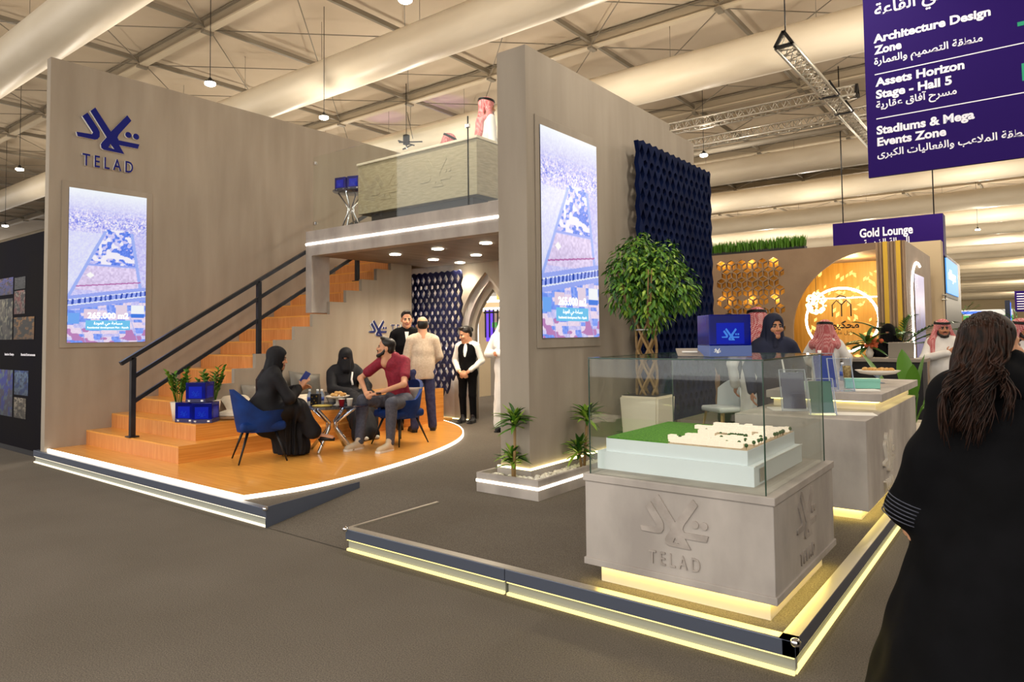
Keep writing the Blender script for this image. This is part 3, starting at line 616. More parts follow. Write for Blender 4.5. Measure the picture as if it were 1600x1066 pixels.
# the back lattice ends in a ragged lower edge: columns hang to different depths
def ragged_lattice():
    px, pz, n = .141, .235, 11; deps = [8, 8, 8, 8, 9, 9, 9, 9.5, 9, 8, 8]; loops = []; out = [(0, 2.79-.94)]
    H = 0; e = px*.16
    pts = [(0, 0)]+[(x, (e if i % 2 else -e*.4)) for i, x in enumerate(np.linspace(px*.25, n*px-px*.25, n*2))]+[(n*px, 0)]
    R = [(n*px+(e if r % 2 else -e), -r*pz/2) for r in range(1, int(deps[-1]*2))]; B = []
    for c in range(n-1, -1, -1): B += [((c+.85)*px, -deps[c]*pz+.05), ((c+.5)*px, -deps[c]*pz-.05), ((c+.15)*px, -deps[c]*pz+.05)]
    Lf = [(-e if r % 2 else e, -r*pz/2) for r in range(int(deps[0]*2)-1, 0, -1)]
    loops.append(pts+R+B+Lf)
    for c in range(n):
        for r in range(int(deps[c])):
            x = (c+.5)*px; z = -(r+.55)*pz; loops.append([(x, z-pz*.38), (x+px*.36, z), (x, z+pz*.38), (x-px*.36, z)])
            if c < n-1 and 0 < r < min(deps[c], deps[c+1])-.5: x += px/2; z = -r*pz-.02; loops.append([(x, z-pz*.20), (x+px*.29, z-pz*.09), (x+px*.29, z+pz*.09), (x, z+pz*.20), (x-px*.29, z+pz*.09), (x-px*.29, z-pz*.09)])
    me = curve_mesh('lattice_screen', loops, .02); me.transform(frame((-9.55, AY-.24, 2.79), (1, 0, 0), (0, 0, 1))); me.materials.append(M['lattice_navy'])
    tag(link('lattice_screen', me), 'navy pierced lattice panel on the back wall under the upper deck', 'screen')
ragged_lattice()
for x_ in (-9.3, -8.85, -8.4, -8.1):  # added unseen points that brighten the wall behind the lattice
    for z_ in (2.55, 2.05, 1.5, .95): lamp('POINT', (x_, AY-.13, z_), 1.3, (1, .88, .74), .01, name='backlight_fill')

# ------------------------------------------------------------------ glass display case with the site model
dc = thing('display_case', 'concrete display case with glass top standing at the front corner of the platform', 'display case', (-1.655, 4.2, zp))
def L(x, y, z): return (x+1.655, y-4.2, z-zp)
m = MB(); m.rbox(-.555, .555, -.595, .645, .145, .65, .004); m.build('body', 'pale_concrete', dc)
MB().rbox(-.565, .565, -.605, .655, .61, .652, .004).build('top_slab', 'pale_concrete', dc); MB().rbox(-.565, .565, -.605, .655, .115, .155, .004).build('base_band', 'pale_concrete', dc)
MB().box(-.50, .50, -.51, .55, 0, .115).build('plinth', 'cream', dc)
MB().box(-.52, .52, -.53, -.515, .098, .112).box(.505, .52, -.515, .56, .098, .112).build('light_strip', 'led_under', dc)
gx0, gx1, gy0, gy1, gz0, gz1 = -.525, .515, -.58, .62, .652, 1.34
for a in ((gx0, gx1, gy0, gy0+.01, gz0, gz1), (gx0, gx1, gy1-.01, gy1, gz0, gz1), (gx0, gx0+.01, gy0+.01, gy1-.01, gz0, gz1), (gx1-.01, gx1, gy0+.01, gy1-.01, gz0, gz1), (gx0, gx1, gy0, gy1, gz1, gz1+.01)):
    MB().box(*a).build('glass_pane', 'pane', dc)
mat('glass_edge', rgb(40, 66, 54), .15, spec=.8)
e = MB()
for x, y in ((gx0, gy0), (gx1, gy0), (gx0, gy1), (gx1, gy1)): e.box(x-.003, x+.003, y-.003, y+.003, gz0, gz1)
for (a, b) in (((gx0, gy0), (gx1, gy0)), ((gx1, gy0), (gx1, gy1)), ((gx0, gy0), (gx0, gy1)), ((gx0, gy1), (gx1, gy1))): e.bar((*a, gz1+.006), (*b, gz1+.006), .012, .008)
e.build('glass_edges', 'glass_edge', dc)
def carved(parent, o, xd, w, nm='carved_emblem', col='pale_concrete', d=.006, dz=.60, word=.75):
    me = logo_mesh(w, d); me.transform(frame(o, xd, (0, 0, 1))); me.materials.append(M[col]); b = link(nm, me, parent); b.modifiers.new('bevel', 'BEVEL').width = .003
    me = word_mesh(w*word, d, .004); me.transform(frame((o[0], o[1], o[2]-dz*w), xd, (0, 0, 1))); me.materials.append(M[col]); link('carved_word', me, parent)
noise_mat('carved_concrete', rgb(150, 141, 133), rgb(178, 168, 160), ns=8, rough=.7)
carved(dc, (.012, -.596, .452), (1, 0, 0), .40, col='carved_concrete', dz=.63)
carved(dc, (.556, .0, .452), (0, 1, 0), .40, col='carved_concrete', dz=.66)
# the model inside
sm = thing('site_model', 'white architectural site model with lawn and lit house rows inside the glass case', 'model', (-1.74, 3.785, .812))
MB().box(-.486, .487, 0, .94, 0, .11).box(-.43, .45, .015, .92, .11, .19).build('base', 'white_paint', sm)
noise_mat('turf', rgb(64, 128, 30), rgb(104, 168, 44), ns=90, rough=.9, bump=.5, bscale=300); emat('house_glow', (1, .80, .58), 1.15); noise_mat('model_ground', rgb(196, 168, 138), rgb(214, 190, 160), ns=20, rough=.8)
MB().box(-.425, -.02, .02, .915, .19, .198).build('lawn', 'turf', sm); MB().box(-.02, .445, .02, .915, .19, .194).build('ground', 'model_ground', sm)
random.seed(4)
rows = [(-.03, .40, .05+.0), (-.07, .36, .13), (.16, .43, .23), (.16, .43, .31), (-.02, .10, .27), (.05, .13, .36), (-.02, .30, .47), (-.05, .28, .56), (-.12, .20, .66), (-.03, .43, .75), (-.06, .43, .84), (.33, .43, .40), (.33, .43, .48), (.33, .43, .57), (.33, .43, .66)]
for x0, x1, y in rows:
    r = MB(); x = x0
    while x < x1-.02:
        w = random.uniform(.030, .042); r.box(x, min(x+w, x1), y, y+.045, .194, .194+random.uniform(.022, .032)); x += w+.004
    r.build('house_row', 'house_glow', sm)
MB().box(.14, .31, .36, .45, .194, .197).build('park', 'turf', sm); MB().rbox(.12, .19, .37, .43, .194, .22, .004).build('mosque', 'model_ground', sm)
for i in range(34):
    if i < 14: x, y = .16+.015*(i % 7)+random.uniform(-.004, .004)+.06, .37+.03*(i//7)
    else: x, y = random.choice((.44, random.uniform(0, .43), .435)), random.uniform(.04, .9)
    k = MB().tube([(0, 0, 0), (0, 0, .012)], .002, 5).ball((0, 0, .022), (.011, .011, .012), 1, 7, 5).build('tree', ['stem', 'leaf_dark'], sm, (x, y, .194))
MB().rbox(.489, .493, .09, .17, .015, .09, .001).build('vent', 'alu', sm)
MB().bar((.49, 0, .11), (.49, .94, .11), .006, .006).build('trim', 'white_gloss', sm)

# ------------------------------------------------------------------ blue acrylic boxes
noise_mat('blue_acrylic', rgb(0, 8, 92), rgb(1, 16, 140), ns=3, rough=.12, spec=.22); mat('blue_panel', rgb(3, 30, 190), .25, spec=.2); mat('blue_faint', rgb(10, 54, 205), .3, spec=.2); mat('blue_mark', rgb(60, 140, 255), .3); mat('box_label', rgb(92, 112, 170), .4); mat('box_base', rgb(54, 52, 96), .4)
def blue_box(loc, rot, w, label, big=False, group='blue acrylic boxes on the stairs'):
    t = thing('gift_box', label, 'box', loc, rot, group); b = w*(.26 if big else .18)
    MB().rbox(-w/2, w/2, -w/2, w/2, b, w, .006).build('lid', 'blue_acrylic', t)
    MB().box(-w*.33, w*.33, -w/2-.002, -w/2+.0, b+.01, w*.80).build('inner_panel', 'blue_panel', t); MB().box(w/2, w/2+.002, -w*.33, w*.33, b+.01, w*.80).build('inner_panel', 'blue_panel', t)
    MB().rbox(-w/2-.001, w/2+.001, -w/2-.001, w/2+.001, 0, b, .003).build('base', 'box_label' if big else 'box_base', t)
    me = logo_mesh(w*.42, .0008); me.transform(frame((0, -w/2-.004, b+w*.27), (1, 0, 0), (0, 0, 1))); me.materials.append(M['blue_mark' if big else 'blue_faint']); link('emblem', me, t)
    me = logo_mesh(w*.17 if big else w*.14, .0008); me.transform(frame((-w*.32, -w/2-.003, b*.55), (1, 0, 0), (0, 0, 1))); me.materials.append(M['white_gloss']); link('label_emblem', me, t)
    if not big: MB().rbox(w*.28, w*.40, -w/2-.004, -w/2, b*.3, b*.75, .001).build('clasp', 'white_gloss', t)
    return t
blue_box((-1.5, 4.05, 1.512), math.radians(38), .245, 'large deep blue acrylic box with slate base on top of the glass case', True, None)
B1 = blue_box((-8.62, 4.50, .6), math.radians(28), .25, 'blue acrylic box under the stacked one, left of the lower two on the steps')
blue_box((-8.37, 4.57, .6), math.radians(40), .25, 'blue acrylic box of the lower two on the steps, nearer the blue chair')
blue_box((-8.46, 4.545, .852), math.radians(36), .25, 'blue acrylic box stacked on two others on the steps')

# ------------------------------------------------------------------ potted plants and cushions on the steps
mat('pot_white', rgb(226, 212, 190), .5)
def zz_plant(loc, R, H, label, seed, pr=.1, ph=.24):
    random.seed(seed); t = thing('potted_plant', label, 'plant', loc, 0, 'potted plants on the steps')
    MB().lathe([(pr*.68, 0), (pr, ph), (pr*.9, ph), (pr*.85, ph-.03)], seg=20).build('pot', 'pot_white', t); MB().lathe([(0, ph-.03), (pr*.86, ph-.028)], seg=16).build('soil', 'dark_paint', t)
    s = MB(); f = MB()
    for i in range(13):
        a = random.uniform(0, 2*PI); lean = random.uniform(.05, R); h = H*random.uniform(.6, 1); p0 = Vector((.03*math.cos(a), .03*math.sin(a), ph-.03)); p1 = Vector((lean*math.cos(a), lean*math.sin(a), ph+h))
        s.tube([p0, p0.lerp(p1, .5)+Vector((0, 0, .03)), p1], .006, 5)
        for k in range(4, 13):
            q = p0.lerp(p1, k/12)+Vector((0, 0, .03*math.sin(k/12*PI))); sd = 1 if k % 2 else -1; d = Vector((math.cos(a+sd*1.3), math.sin(a+sd*1.3), .75)).normalized(); f.leaf(q, q+d*.085, .04, m=random.choice((0, 1, 1)), n=3)
    s.build('stems', 'leaf', t); f.build('leaves', ['leaf_dark', 'leaf'], t)
zz_plant((-8.86, 4.47, .6), .16, .42, 'leafy plant in a white pot left of the blue boxes on the steps', 2)
zz_plant((-8.72, 4.86, .6), .20, .42, 'leafy plant in a white pot behind the blue boxes on the steps', 6)
noise_mat('pillow_white', rgb(216, 202, 180), rgb(232, 220, 200), ns=8, rough=.85, bump=.2, bscale=60); noise_mat('pillow_grey', rgb(84, 80, 74), rgb(108, 104, 96), ns=4, rough=.4); noise_mat('pillow_mid', rgb(124, 118, 110), rgb(146, 140, 130), ns=5, rough=.6)
def cushion(loc, rot, w, h, th, colm, label, group='loose cushions on the steps'):
    """square pillow with pinched corners, standing or lying by its rotation"""
    n = 12; mb = MB()
    for sgn in (1, -1):
        P = []
        for i in range(n+1):
            r = []
            for j in range(n+1):
                a, b = 2*i/n-1, 2*j/n-1; k = max(0, (1-a**4)*(1-b**4))**.6; pin = 1-.06*(1-abs(a*b))*0
                x = a*w/2*(1-.10*(1-b*b)*abs(a)**3*0-.07*(b*b-1)**2*0); y = b*h/2; s = 1-.07*((1-b*b)*a*a+(1-a*a)*b*b)
                r.append((x*s, y*s, sgn*(th/2*k+.004)))
            P.append(r)
        if sgn < 0: P = P[::-1]
        mb.grid(P, 0)
    o = mb.build('cushion', colm); o.matrix_world = Matrix.Translation(loc) @ rot; tag(o, label, 'cushion', group); return o
def E3(x, y, z): return Matrix.Rotation(math.radians(z), 4, 'Z') @ Matrix.Rotation(math.radians(y), 4, 'Y') @ Matrix.Rotation(math.radians(x), 4, 'X')
cushion((-8.40, 4.95, .66), E3(4, 0, 30), .36, .34, .10, 'pillow_white', 'white cushion lying on the lower bench behind the blue chair')
cushion((-8.84, 5.30, .74), E3(28, 0, 80), .42, .40, .13, 'pillow_white', 'white cushion lying against the plant pot on the bench')
cushion((-8.93, 5.62, .80), E3(74, 0, 90), .40, .40, .13, 'pillow_mid', 'grey cushion leaning on the stair wall left of the woman in black')
cushion((-8.90, 5.98, .82), E3(74, 0, 96), .40, .40, .13, 'pillow_mid', 'grey cushion leaning behind the seated woman in black')
cushion((-8.86, 6.42, .93), E3(70, 8, 88), .56, .40, .17, 'pillow_grey', 'dark grey leather cushion against the stair wall between the two women')
cushion((-8.60, 6.22, .70), E3(4, 0, 92), .80, .46, .20, 'pillow_white', 'long pale cushion lying on the bench between the two women')
cushion((-8.35, 6.60, .70), E3(60, 0, 100), .34, .34, .12, 'pillow_grey', 'small dark cushion beside the veiled woman on the bench')
mat('kraft', rgb(134, 100, 74), .7); mat('grey_card', rgb(150, 140, 128), .6)
t = thing('paper_bag', 'brown and grey paper bag standing behind the blue chair', 'bag', (-8.36, 5.42, .6))
MB().box(-.10, .10, -.07, .07, 0, .20).build('body', 'grey_card', t); MB().box(-.102, .102, -.072, .072, .20, .27).build('rim', 'kraft', t)

# ------------------------------------------------------------------ blue chairs
noise_mat('velvet', rgb(3, 36, 92), rgb(6, 52, 124), ns=5, rough=.7, spec=.3)
def chair_seat(t):
    n, k = 34, 9; P = []; Q = []     # shell profile swept round the back: angle from -130 to 130 about the rear
    for i in range(n+1):
        a = math.radians(-152+304*i/n); back = (math.cos(a)+1)/2   # 1 at the rear, 0 at the front of the arms
        hgt = .23+.25*max(0, (math.cos(a)-.05)/.95)**1.1 if math.cos(a) > .05 else .23*max(0, min(1, (math.cos(a)+.96)/.12))
        r = []; q = []
        for j in range(k+1):
            s = j/k; fl = .235+.05*s**.8; x = math.sin(a)*fl*1.04; y = -math.cos(a)*(fl+.015+.04*back*s)*(1.1 if math.cos(a) < 0 else 1); z = .35+(hgt+.02)*s
            x2 = math.sin(a)*(fl-.035)*1.04; y2 = -math.cos(a)*(fl-.035+.04*back*s)*(1.1 if math.cos(a) < 0 else 1)
            r.append((x, y, z)); q.append((x2, y2, z))
        P.append(r); Q.append(q)
    m = MB(); m.grid(P); m.grid(Q[::-1]); m.grid([[P[i][k], Q[i][k]] for i in range(n+1)]); m.grid([[Q[0][j], P[0][j]] for j in range(k+1)]); m.grid([[P[n][j], Q[n][j]] for j in range(k+1)])
    return m.build('backrest', 'velvet', t)
def chair(loc, rot, label):
    t = thing('armchair', label, 'chair', loc, rot, 'blue velvet chairs on the deck')
    chair_seat(t)
    MB().rbox(-.25, .25, -.24, .27, .36, .47, .045, 0, 3).build('seat', 'velvet', t)
    for x, y in ((-1, -1), (1, -1), (1, 1), (-1, 1)): MB().tube([(x*.15, y*.15, .37), (x*.27, y*.27, 0)], [.018, .009], 8).build('leg', 'black_metal', t)
    return t
chair((-7.43, 4.73, .2), math.radians(-23), 'blue velvet chair holding the woman in black seen from behind')
chair((-6.95, 6.56, .2), math.radians(180), 'blue velvet chair holding the man in the dark red shirt')
cushion((-6.88, 6.70, .81), E3(78, 0, 8), .34, .30, .10, 'pillow_mid', 'grey cushion on the blue chair behind the red-shirted man')

# ------------------------------------------------------------------ glass table and what is on it
tb = thing('coffee_table', 'round glass table with crossing chrome legs', 'table', (-7.28, 5.68, .2))
MB().lathe([(.45, .555), (.46, .56), (.46, .568), (.45, .573)], seg=40).build('tabletop', 'dark_acrylic', tb)
for k in range(4):
    a = k*PI/2+.35; c, s = math.cos(a), math.sin(a)
    MB().tube([(c*.34, s*.34, .555), (c*.07, s*.07, .36), (c*.07, s*.07, .28), (c*.31, s*.31, .0)], .023, 8).build('leg', 'chrome', tb)
ZTT = .774
def bottle(loc, label, r=.032, h=.2, col='bottle_clear', group='bottles on the glass table'):
    t = thing('water_bottle', label, 'bottle', loc, 0, group)
    MB().lathe([(r*.9, 0), (r, .01), (r, h*.62), (r*.45, h*.82), (r*.42, h*.88)], seg=14).build('body', col, t); MB().lathe([(r*1.01, h*.25), (r*1.01, h*.5)], seg=14).build('wrapper', 'label_blue', t); MB().lathe([(r*.48, h*.87), (r*.5, h)], seg=12).build('cap', 'white_gloss', t)
mat('bottle_clear', rgb(170, 190, 215), .1, alpha=.55); mat('label_blue', rgb(60, 90, 180), .4)
bottle((-7.56, 5.54, ZTT), 'clear water bottle standing left of the black box on the glass table'); bottle((-7.50, 5.62, ZTT), 'water bottle behind the black box on the glass table, left one'); bottle((-7.46, 5.655, ZTT), 'water bottle behind the black box on the glass table, right one')
t = thing('cup_carrier', 'black box with gold specks on the glass table', 'box', (-7.43, 5.54, ZTT), .5); MB().rbox(-.055, .055, -.045, .045, 0, .15, .005).build('body', 'dark_paint', t)
mat('gold', rgb(200, 160, 70), .3, .8)
for x, z in ((-.03, .11), (.03, .12), (0, .07), (.02, .04), (-.035, .03)): MB().rbox(x-.008, x+.008, -.048, -.045, z-.008, z+.008, .001).build('foil_speck', 'gold', t)
t = thing('serving_plate', 'white plate of pastries on a stand on the glass table', 'plate', (-7.22, 5.72, ZTT)); mat('china', rgb(230, 222, 208), .2)
MB().lathe([(.06, 0), (.02, .02), (.02, .08), (.13, .10), (.16, .12), (.155, .122), (.12, .105)], seg=28).build('dish', 'china', t)
noise_mat('pastry', rgb(196, 138, 70), rgb(226, 188, 120), ns=30, rough=.7); random.seed(9)
for i in range(11): a = i*.9; r = .10*math.sqrt((i+.5)/11); MB().ball((r*math.cos(a), r*math.sin(a), .135+.02*(i < 4)), (.032, .026, .022), 0, 9, 6).build('pastry', 'pastry', t)
t = thing('serving_plate', 'flat yellow plate at the front of the glass table', 'plate', (-7.24, 5.50, ZTT)); mat('yellow', rgb(220, 200, 110), .5); MB().lathe([(.08, 0), (.13, .012), (.125, .016), (.07, .008)], seg=24).build('dish', 'yellow', t)
MB().ball((0, 0, .012), (.08, .08, .012), 0, 12, 6).build('food', 'yellow', t)
mat('red_cup', rgb(150, 22, 40), .4); mat('paper_white', rgb(232, 228, 220), .6)
for (x, y, c, lab) in ((-7.06, 5.66, 'red_cup', 'dark red paper cup on the glass table'), (-7.00, 5.74, 'paper_white', 'white paper cup at the right edge of the glass table')):
    t = thing('paper_cup', lab, 'cup', (x, y, ZTT), 0, 'paper cups on the glass table'); MB().lathe([(.028, 0), (.04, .09), (.042, .092), (.037, .088)], seg=18).build('body', c, t); MB().lathe([(.041, .086), (.043, .09), (.041, .094)], seg=18).build('rim', 'paper_white', t)
# ------------------------------------------------------------------ stone counter on the right
emat('led_recess', (1, .82, .28), 5)
rc = thing('reception_counter', 'grey stone counter with glowing recess under a raised top, behind the glass case', 'counter', (-1.61, 5.97, zp))
MB().rbox(-.52, .51, 0, 2.67, .09, .79, .004).build('body', 'pale_concrete', rc)
MB().box(-.45, .44, .10, 2.57, 0, .09).build('plinth', 'cream', rc)
MB().box(-.47, .465, .07, .085, .076, .088).box(.45, .465, .085, 2.6, .076, .088).build('light_strip', 'led_under', rc)
MB().box(-.45, .43, .88, 2.80, .79, .87).build('neck', 'cream', rc)
MB().box(-.47, .455, .862, .875, .855, .868).box(.437, .455, .875, 2.80, .855, .868).build('light_strip', 'led_recess', rc)
MB().rbox(-.49, .50, .78, 2.98, .87, .94, .004).build('worktop', 'pale_concrete', rc)
mat('silver_mark', rgb(236, 228, 214), .25, .3)
me = logo_mesh(.50, .012); me.transform(frame((.522, .88, .44), (0, 1, 0), (0, 0, 1))); me.materials.append(M['silver_mark']); link('emblem', me, rc)
me = word_mesh(.40, .010, .004); me.transform(frame((.520, .86, .115), (0, 1, 0), (0, 0, 1))); me.materials.append(M['silver_mark']); link('lettering', me, rc)
CT = 1.102
t = thing('tissue_box', 'pale tissue box with a white tissue on the raised counter top', 'tissue box', (-1.86, 6.93, CT), .6); mat('mint_pale', rgb(188, 202, 180), .5)
MB().rbox(-.12, .12, -.06, .06, 0, .075, .004).build('box', 'mint_pale', t)
f = MB(); f.grid([[(x*.06, y*.02+.01*math.sin(x*9), .07+.10*(1-abs(x))*(.7+.3*math.cos(3*y))) for y in (-1, 0, 1)] for x in np.linspace(-1, 1, 9)]); f.build('tissue', 'paper_white', t)
mat('mint', rgb(132, 196, 176), .5)
t = thing('gift_carton', 'mint green carton on the counter beside the clear brochure stands', 'box', (-1.38, 7.36, CT), .3); MB().rbox(-.15, .15, -.06, .06, 0, .075, .004).build('base', 'mint', t); MB().rbox(-.153, .153, -.063, .063, .065, .095, .004).build('lid', 'mint', t)
t = thing('cake_stand', 'oval white dish of food on a clear foot on the counter', 'dish', (-1.38, 8.18, CT))
MB().lathe([(.07, 0), (.025, .012), (.018, .06), (.05, .085)], seg=18).build('foot', 'bottle_clear', t)
d = MB(); d.lathe([(.08, .085), (.17, .10), (.22, .135), (.212, .137), (.15, .108)], seg=30); d.v = [(x, y*.65, z) for x, y, z in d.v]; d.build('dish', 'china', t)
random.seed(3)
for i in range(9): MB().ball((random.uniform(-.13, .13), random.uniform(-.07, .07), .14), (.035, .028, .025), 0, 9, 6).build('snack', 'pastry', t)
def leaflet_stand(loc, rot, label, w, h, insert, group='clear brochure stands on the counter'):
    t = thing('brochure_stand', label, 'brochure stand', loc, rot, group); a = .28
    m = MB()
    for y, z0, z1 in ((0, .01, h), (.018, .01, h)): m.add([(-w/2, y+z0*a, z0), (w/2, y+z0*a, z0), (w/2, y+z1*a, z1), (-w/2, y+z1*a, z1)], [(0, 1, 2, 3)])
    m.build('back_plate', 'acrylic', t); m = MB(); m.box(-w/2, w/2, -.01, h*a*.9, 0, .006); m.add([(-w/2, -.012, 0), (w/2, -.012, 0), (w/2, .0, h*.35), (-w/2, .0, h*.35)], [(0, 1, 2, 3)]); m.build('base', 'acrylic', t)
    if insert: MB().add([(-w*.44, .008+.02*a, .02), (w*.44, .008+.02*a, .02), (w*.44, .008+h*.93*a, h*.93), (-w*.44, .008+h*.93*a, h*.93)], [(0, 1, 2, 3)]).build('leaflet', insert, t)
    e = MB()
    for x in (-w/2, w/2): e.bar((x, .0, .0), (x, h*a, h), .005, .02)
    e.bar((-w/2, h*a, h), (w/2, h*a, h), .02, .005); e.build('edges', 'edge_clear', t); return t
mat('edge_clear', rgb(196, 206, 216), .15, alpha=.6); mat('slate_leaflet', rgb(62, 66, 98), .4); mat('green_leaflet', rgb(20, 92, 62), .4); mat('blue_leaflet', rgb(34, 60, 140), .4)
leaflet_stand((-1.45, 6.88, CT), .55, 'empty clear brochure stand at the front corner of the counter top', .21, .30, None)
leaflet_stand((-1.62, 7.05, CT), .6, 'clear brochure stand with a dark blue leaflet, middle of the counter top', .21, .34, 'blue_leaflet')
leaflet_stand((-1.74, 6.40, .952), .5, 'clear brochure stand with slate leaflets behind the glass case edge', .22, .36, 'slate_leaflet')
leaflet_stand((-1.46, 6.20, .952), .55, 'clear brochure stand with a green leaflet on the lower ledge', .21, .30, 'green_leaflet')
def flat_paper(loc, rot, w, h, label, th=.004, col='paper_white', group='papers on the counter'):
    o = MB().rbox(-w/2, w/2, -h/2, h/2, 0, th, .001).build('paper_stack', col, None, loc, rot); return tag(o, label, 'paper', group)
flat_paper((-1.82, 6.50, .951), .5, .34, .24, 'white papers on the glowing ledge seen through the glass case', .012)
flat_paper((-1.26, 6.42, .951), .35, .30, .22, 'white sheet overhanging the lit corner of the counter ledge', .005)
flat_paper((-1.30, 7.06, CT-.001), .5, .22, .15, 'white booklet lying in front of the mint carton', .012)
t = thing('tumbler', 'brown patterned glass on the counter behind the brochure stands', 'glass', (-1.66, 8.1, CT)); noise_mat('brown_glass', rgb(120, 88, 40), rgb(196, 170, 110), ns=40, rough=.2); MB().lathe([(.035, 0), (.045, .17), (.047, .18), (.042, .17)], seg=16).build('cup', 'brown_glass', t); MB().lathe([(.0, .02), (.036, .021), (.04, .1), (0, .101)], seg=14).build('drink', 'dark_paint', t)
bottle((-1.78, 8.45, CT), 'small blue-labelled water bottle behind the oval dish on the counter', .03, .2, 'bottle_clear', 'bottles on the counter')
bottle((-1.98, 8.3, CT), 'tall blue water bottle before the man in white at the counter', .04, .34, 'label_blue', 'bottles on the counter')
# phone stand on the glass case lid
t = thing('phone_stand', 'grey tilted pad with an upright white stick on the glass case lid', 'stand', (-1.70, 4.02, 1.512), .5); m = MB(); m.add([(-.08, -.09, 0), (.08, -.09, 0), (.08, .07, .035), (-.08, .07, .035), (-.08, -.09, .008), (.08, -.09, .008), (.08, .07, .045), (-.08, .07, .045)], [(3, 2, 1, 0), (4, 5, 6, 7), (0, 1, 5, 4), (1, 2, 6, 5), (2, 3, 7, 6), (3, 0, 4, 7)]); m.build('pad', 'grey_card', t)
MB().tube([(.06, .05, .03), (.065, .055, .17)], .004, 8).build('stick', 'white_gloss', t); MB().rbox(-.05, .04, -.05, .0, .02, .03, .003).build('card', 'paper_white', t)
# leafy plant at the far end
random.seed(21); t = thing('leafy_plant', 'plant with broad upright leaves in a pale pot at the far end of the counter', 'plant', (-1.24, 9.42, zp))
MB().lathe([(.13, 0), (.19, .42), (.17, .42), (.16, .38)], seg=20).build('pot', 'pot_white', t); MB().lathe([(0, .37), (.165, .375)], seg=14).build('soil', 'dark_paint', t)
f = MB(); s = MB()
for a, ln, h, w in ((.4, .16, 1.06, .17), (1.9, .42, 1.12, .19), (3.0, .56, 1.10, .19), (3.9, .50, .78, .17), (5.0, .20, .95, .16), (5.9, .40, .86, .18), (0.9, .45, .62, .16), (2.6, .60, .62, .16)):
    b = Vector((.03*math.cos(a), .03*math.sin(a), .38)); k = Vector((ln*.45*math.cos(a), ln*.45*math.sin(a), .38+h*.34)); e = Vector((ln*math.cos(a), ln*math.sin(a), .18+h)); s.tube([b, b.lerp(k, .6)+Vector((0, 0, .04)), k], .009, 6); f.leaf(k, e, w, up=(math.cos(a+PI), math.sin(a+PI), .4), droop=.06, n=8, fold=.12)
s.build('stems', 'leaf', t); f.build('leaves', 'leaf', t)
# white chair behind the case
wc = thing('side_chair', 'white chair with wooden legs seen through the glass case', 'chair', (-3.45, 9.2, zp), 2.6); mat('wood_leg', rgb(196, 160, 96), .5)
MB().rbox(-.24, .24, -.22, .22, .43, .50, .03, 0, 3).build('seat', 'white_paint', wc)
n = 12; mb = MB(); Pp = [[((.26-.03*z)*math.sin(math.radians(-75+150*i/n)), -.05-.22*math.cos(math.radians(-75+150*i/n)), .48+.38*z*(1-.35*abs(i/n-.5)**2*4)) for z in (0, .5, 1)] for i in range(n+1)]; mb.grid(Pp); mb.grid([[(x*.92, y*.90, z) for x, y, z in r] for r in Pp][::-1]); mb.build('backrest', 'white_paint', wc)
for x, y in ((-1, -1), (1, -1), (1, 1), (-1, 1)): MB().tube([(x*.16, y*.14, .44), (x*.23, y*.2, 0)], [.018, .012], 8).build('leg', 'wood_leg', wc)

# ------------------------------------------------------------------ dark desk further back
dk = thing('dark_desk', 'long black desk with grey top behind the stone counter', 'desk', (-2.27, 11.6, zp))
MB().box(-.92, .90, 0, .5, 0, 1.03).build('front', 'dark_paint', dk); MB().rbox(-.96, .94, -.05, .55, 1.03, 1.08, .005).build('worktop', 'grey_card', dk)
t = thing('laptop', 'silver laptop open on the dark desk', 'laptop', (-1.66, 11.75, 1.24), .3); MB().rbox(-.17, .17, -.0, .24, 0, .015, .004).build('keyboard', 'alu', t); MB().bar((0, .0, .0), (0, -.06, .24), .34, .012, (0, 1, 0)).build('lid', 'alu', t)
random.seed(8)
t = thing('flower_vase', 'vase of orange flowers and dark leaves on the black desk', 'vase', (-2.10, 11.85, 1.24)); MB().lathe([(.04, 0), (.06, .08), (.03, .16), (.04, .18)], seg=14).build('vase', 'china', t); mat('orange', rgb(206, 96, 52), .6); f = MB()
for i in range(16): a = i*2.4; MB(); f.ball((.12*math.cos(a)*random.random()+.06, .12*math.sin(a)*random.random(), .16+.14*random.random()), .035, 0, 7, 5)
f.build('blooms', 'orange', t); f = MB(); rosette(f, (-.03, 0, .2), .42, 20); f.build('leaves', ['leaf_dark', 'leaf_dark', 'leaf'], t)
flat_paper((-2.65, 11.8, 1.239), .1, .3, .2, 'white papers on the left part of the black desk', .03, group=None)

# ------------------------------------------------------------------ brown booth with the round-arched opening
noise_mat('taupe', rgb(142, 116, 90), rgb(152, 126, 99), ns=3, rough=.6); noise_mat('gold_wall', rgb(190, 140, 52), rgb(206, 158, 70), scale=(6, 1, .4), ns=3, rough=.45); emat('gold_glow', (1, .62, .16), 1.6); mat('brass', rgb(214, 170, 60), .35, .6); emat('lantern', (1, .72, .30), 6)
bb = thing('exhibition_booth', 'brown booth with pierced panel, round arch and glowing ring logo', 'booth', (-3.5, 13.5, 0))
ox = lambda x: x+3.5
arc = [(ox(-2.24-1.43*math.cos(a)), 1.66+1.43*math.sin(a)) for a in np.linspace(0, PI/2, 22)]
outer = [(ox(-5.26), 0), (ox(-3.67), 0)]+arc+[(ox(-2.24), 0), (ox(-1.79), 0), (ox(-1.79), 3.21), (ox(-5.26), 3.21)]
loops = [outer]; random.seed(14); s = .118
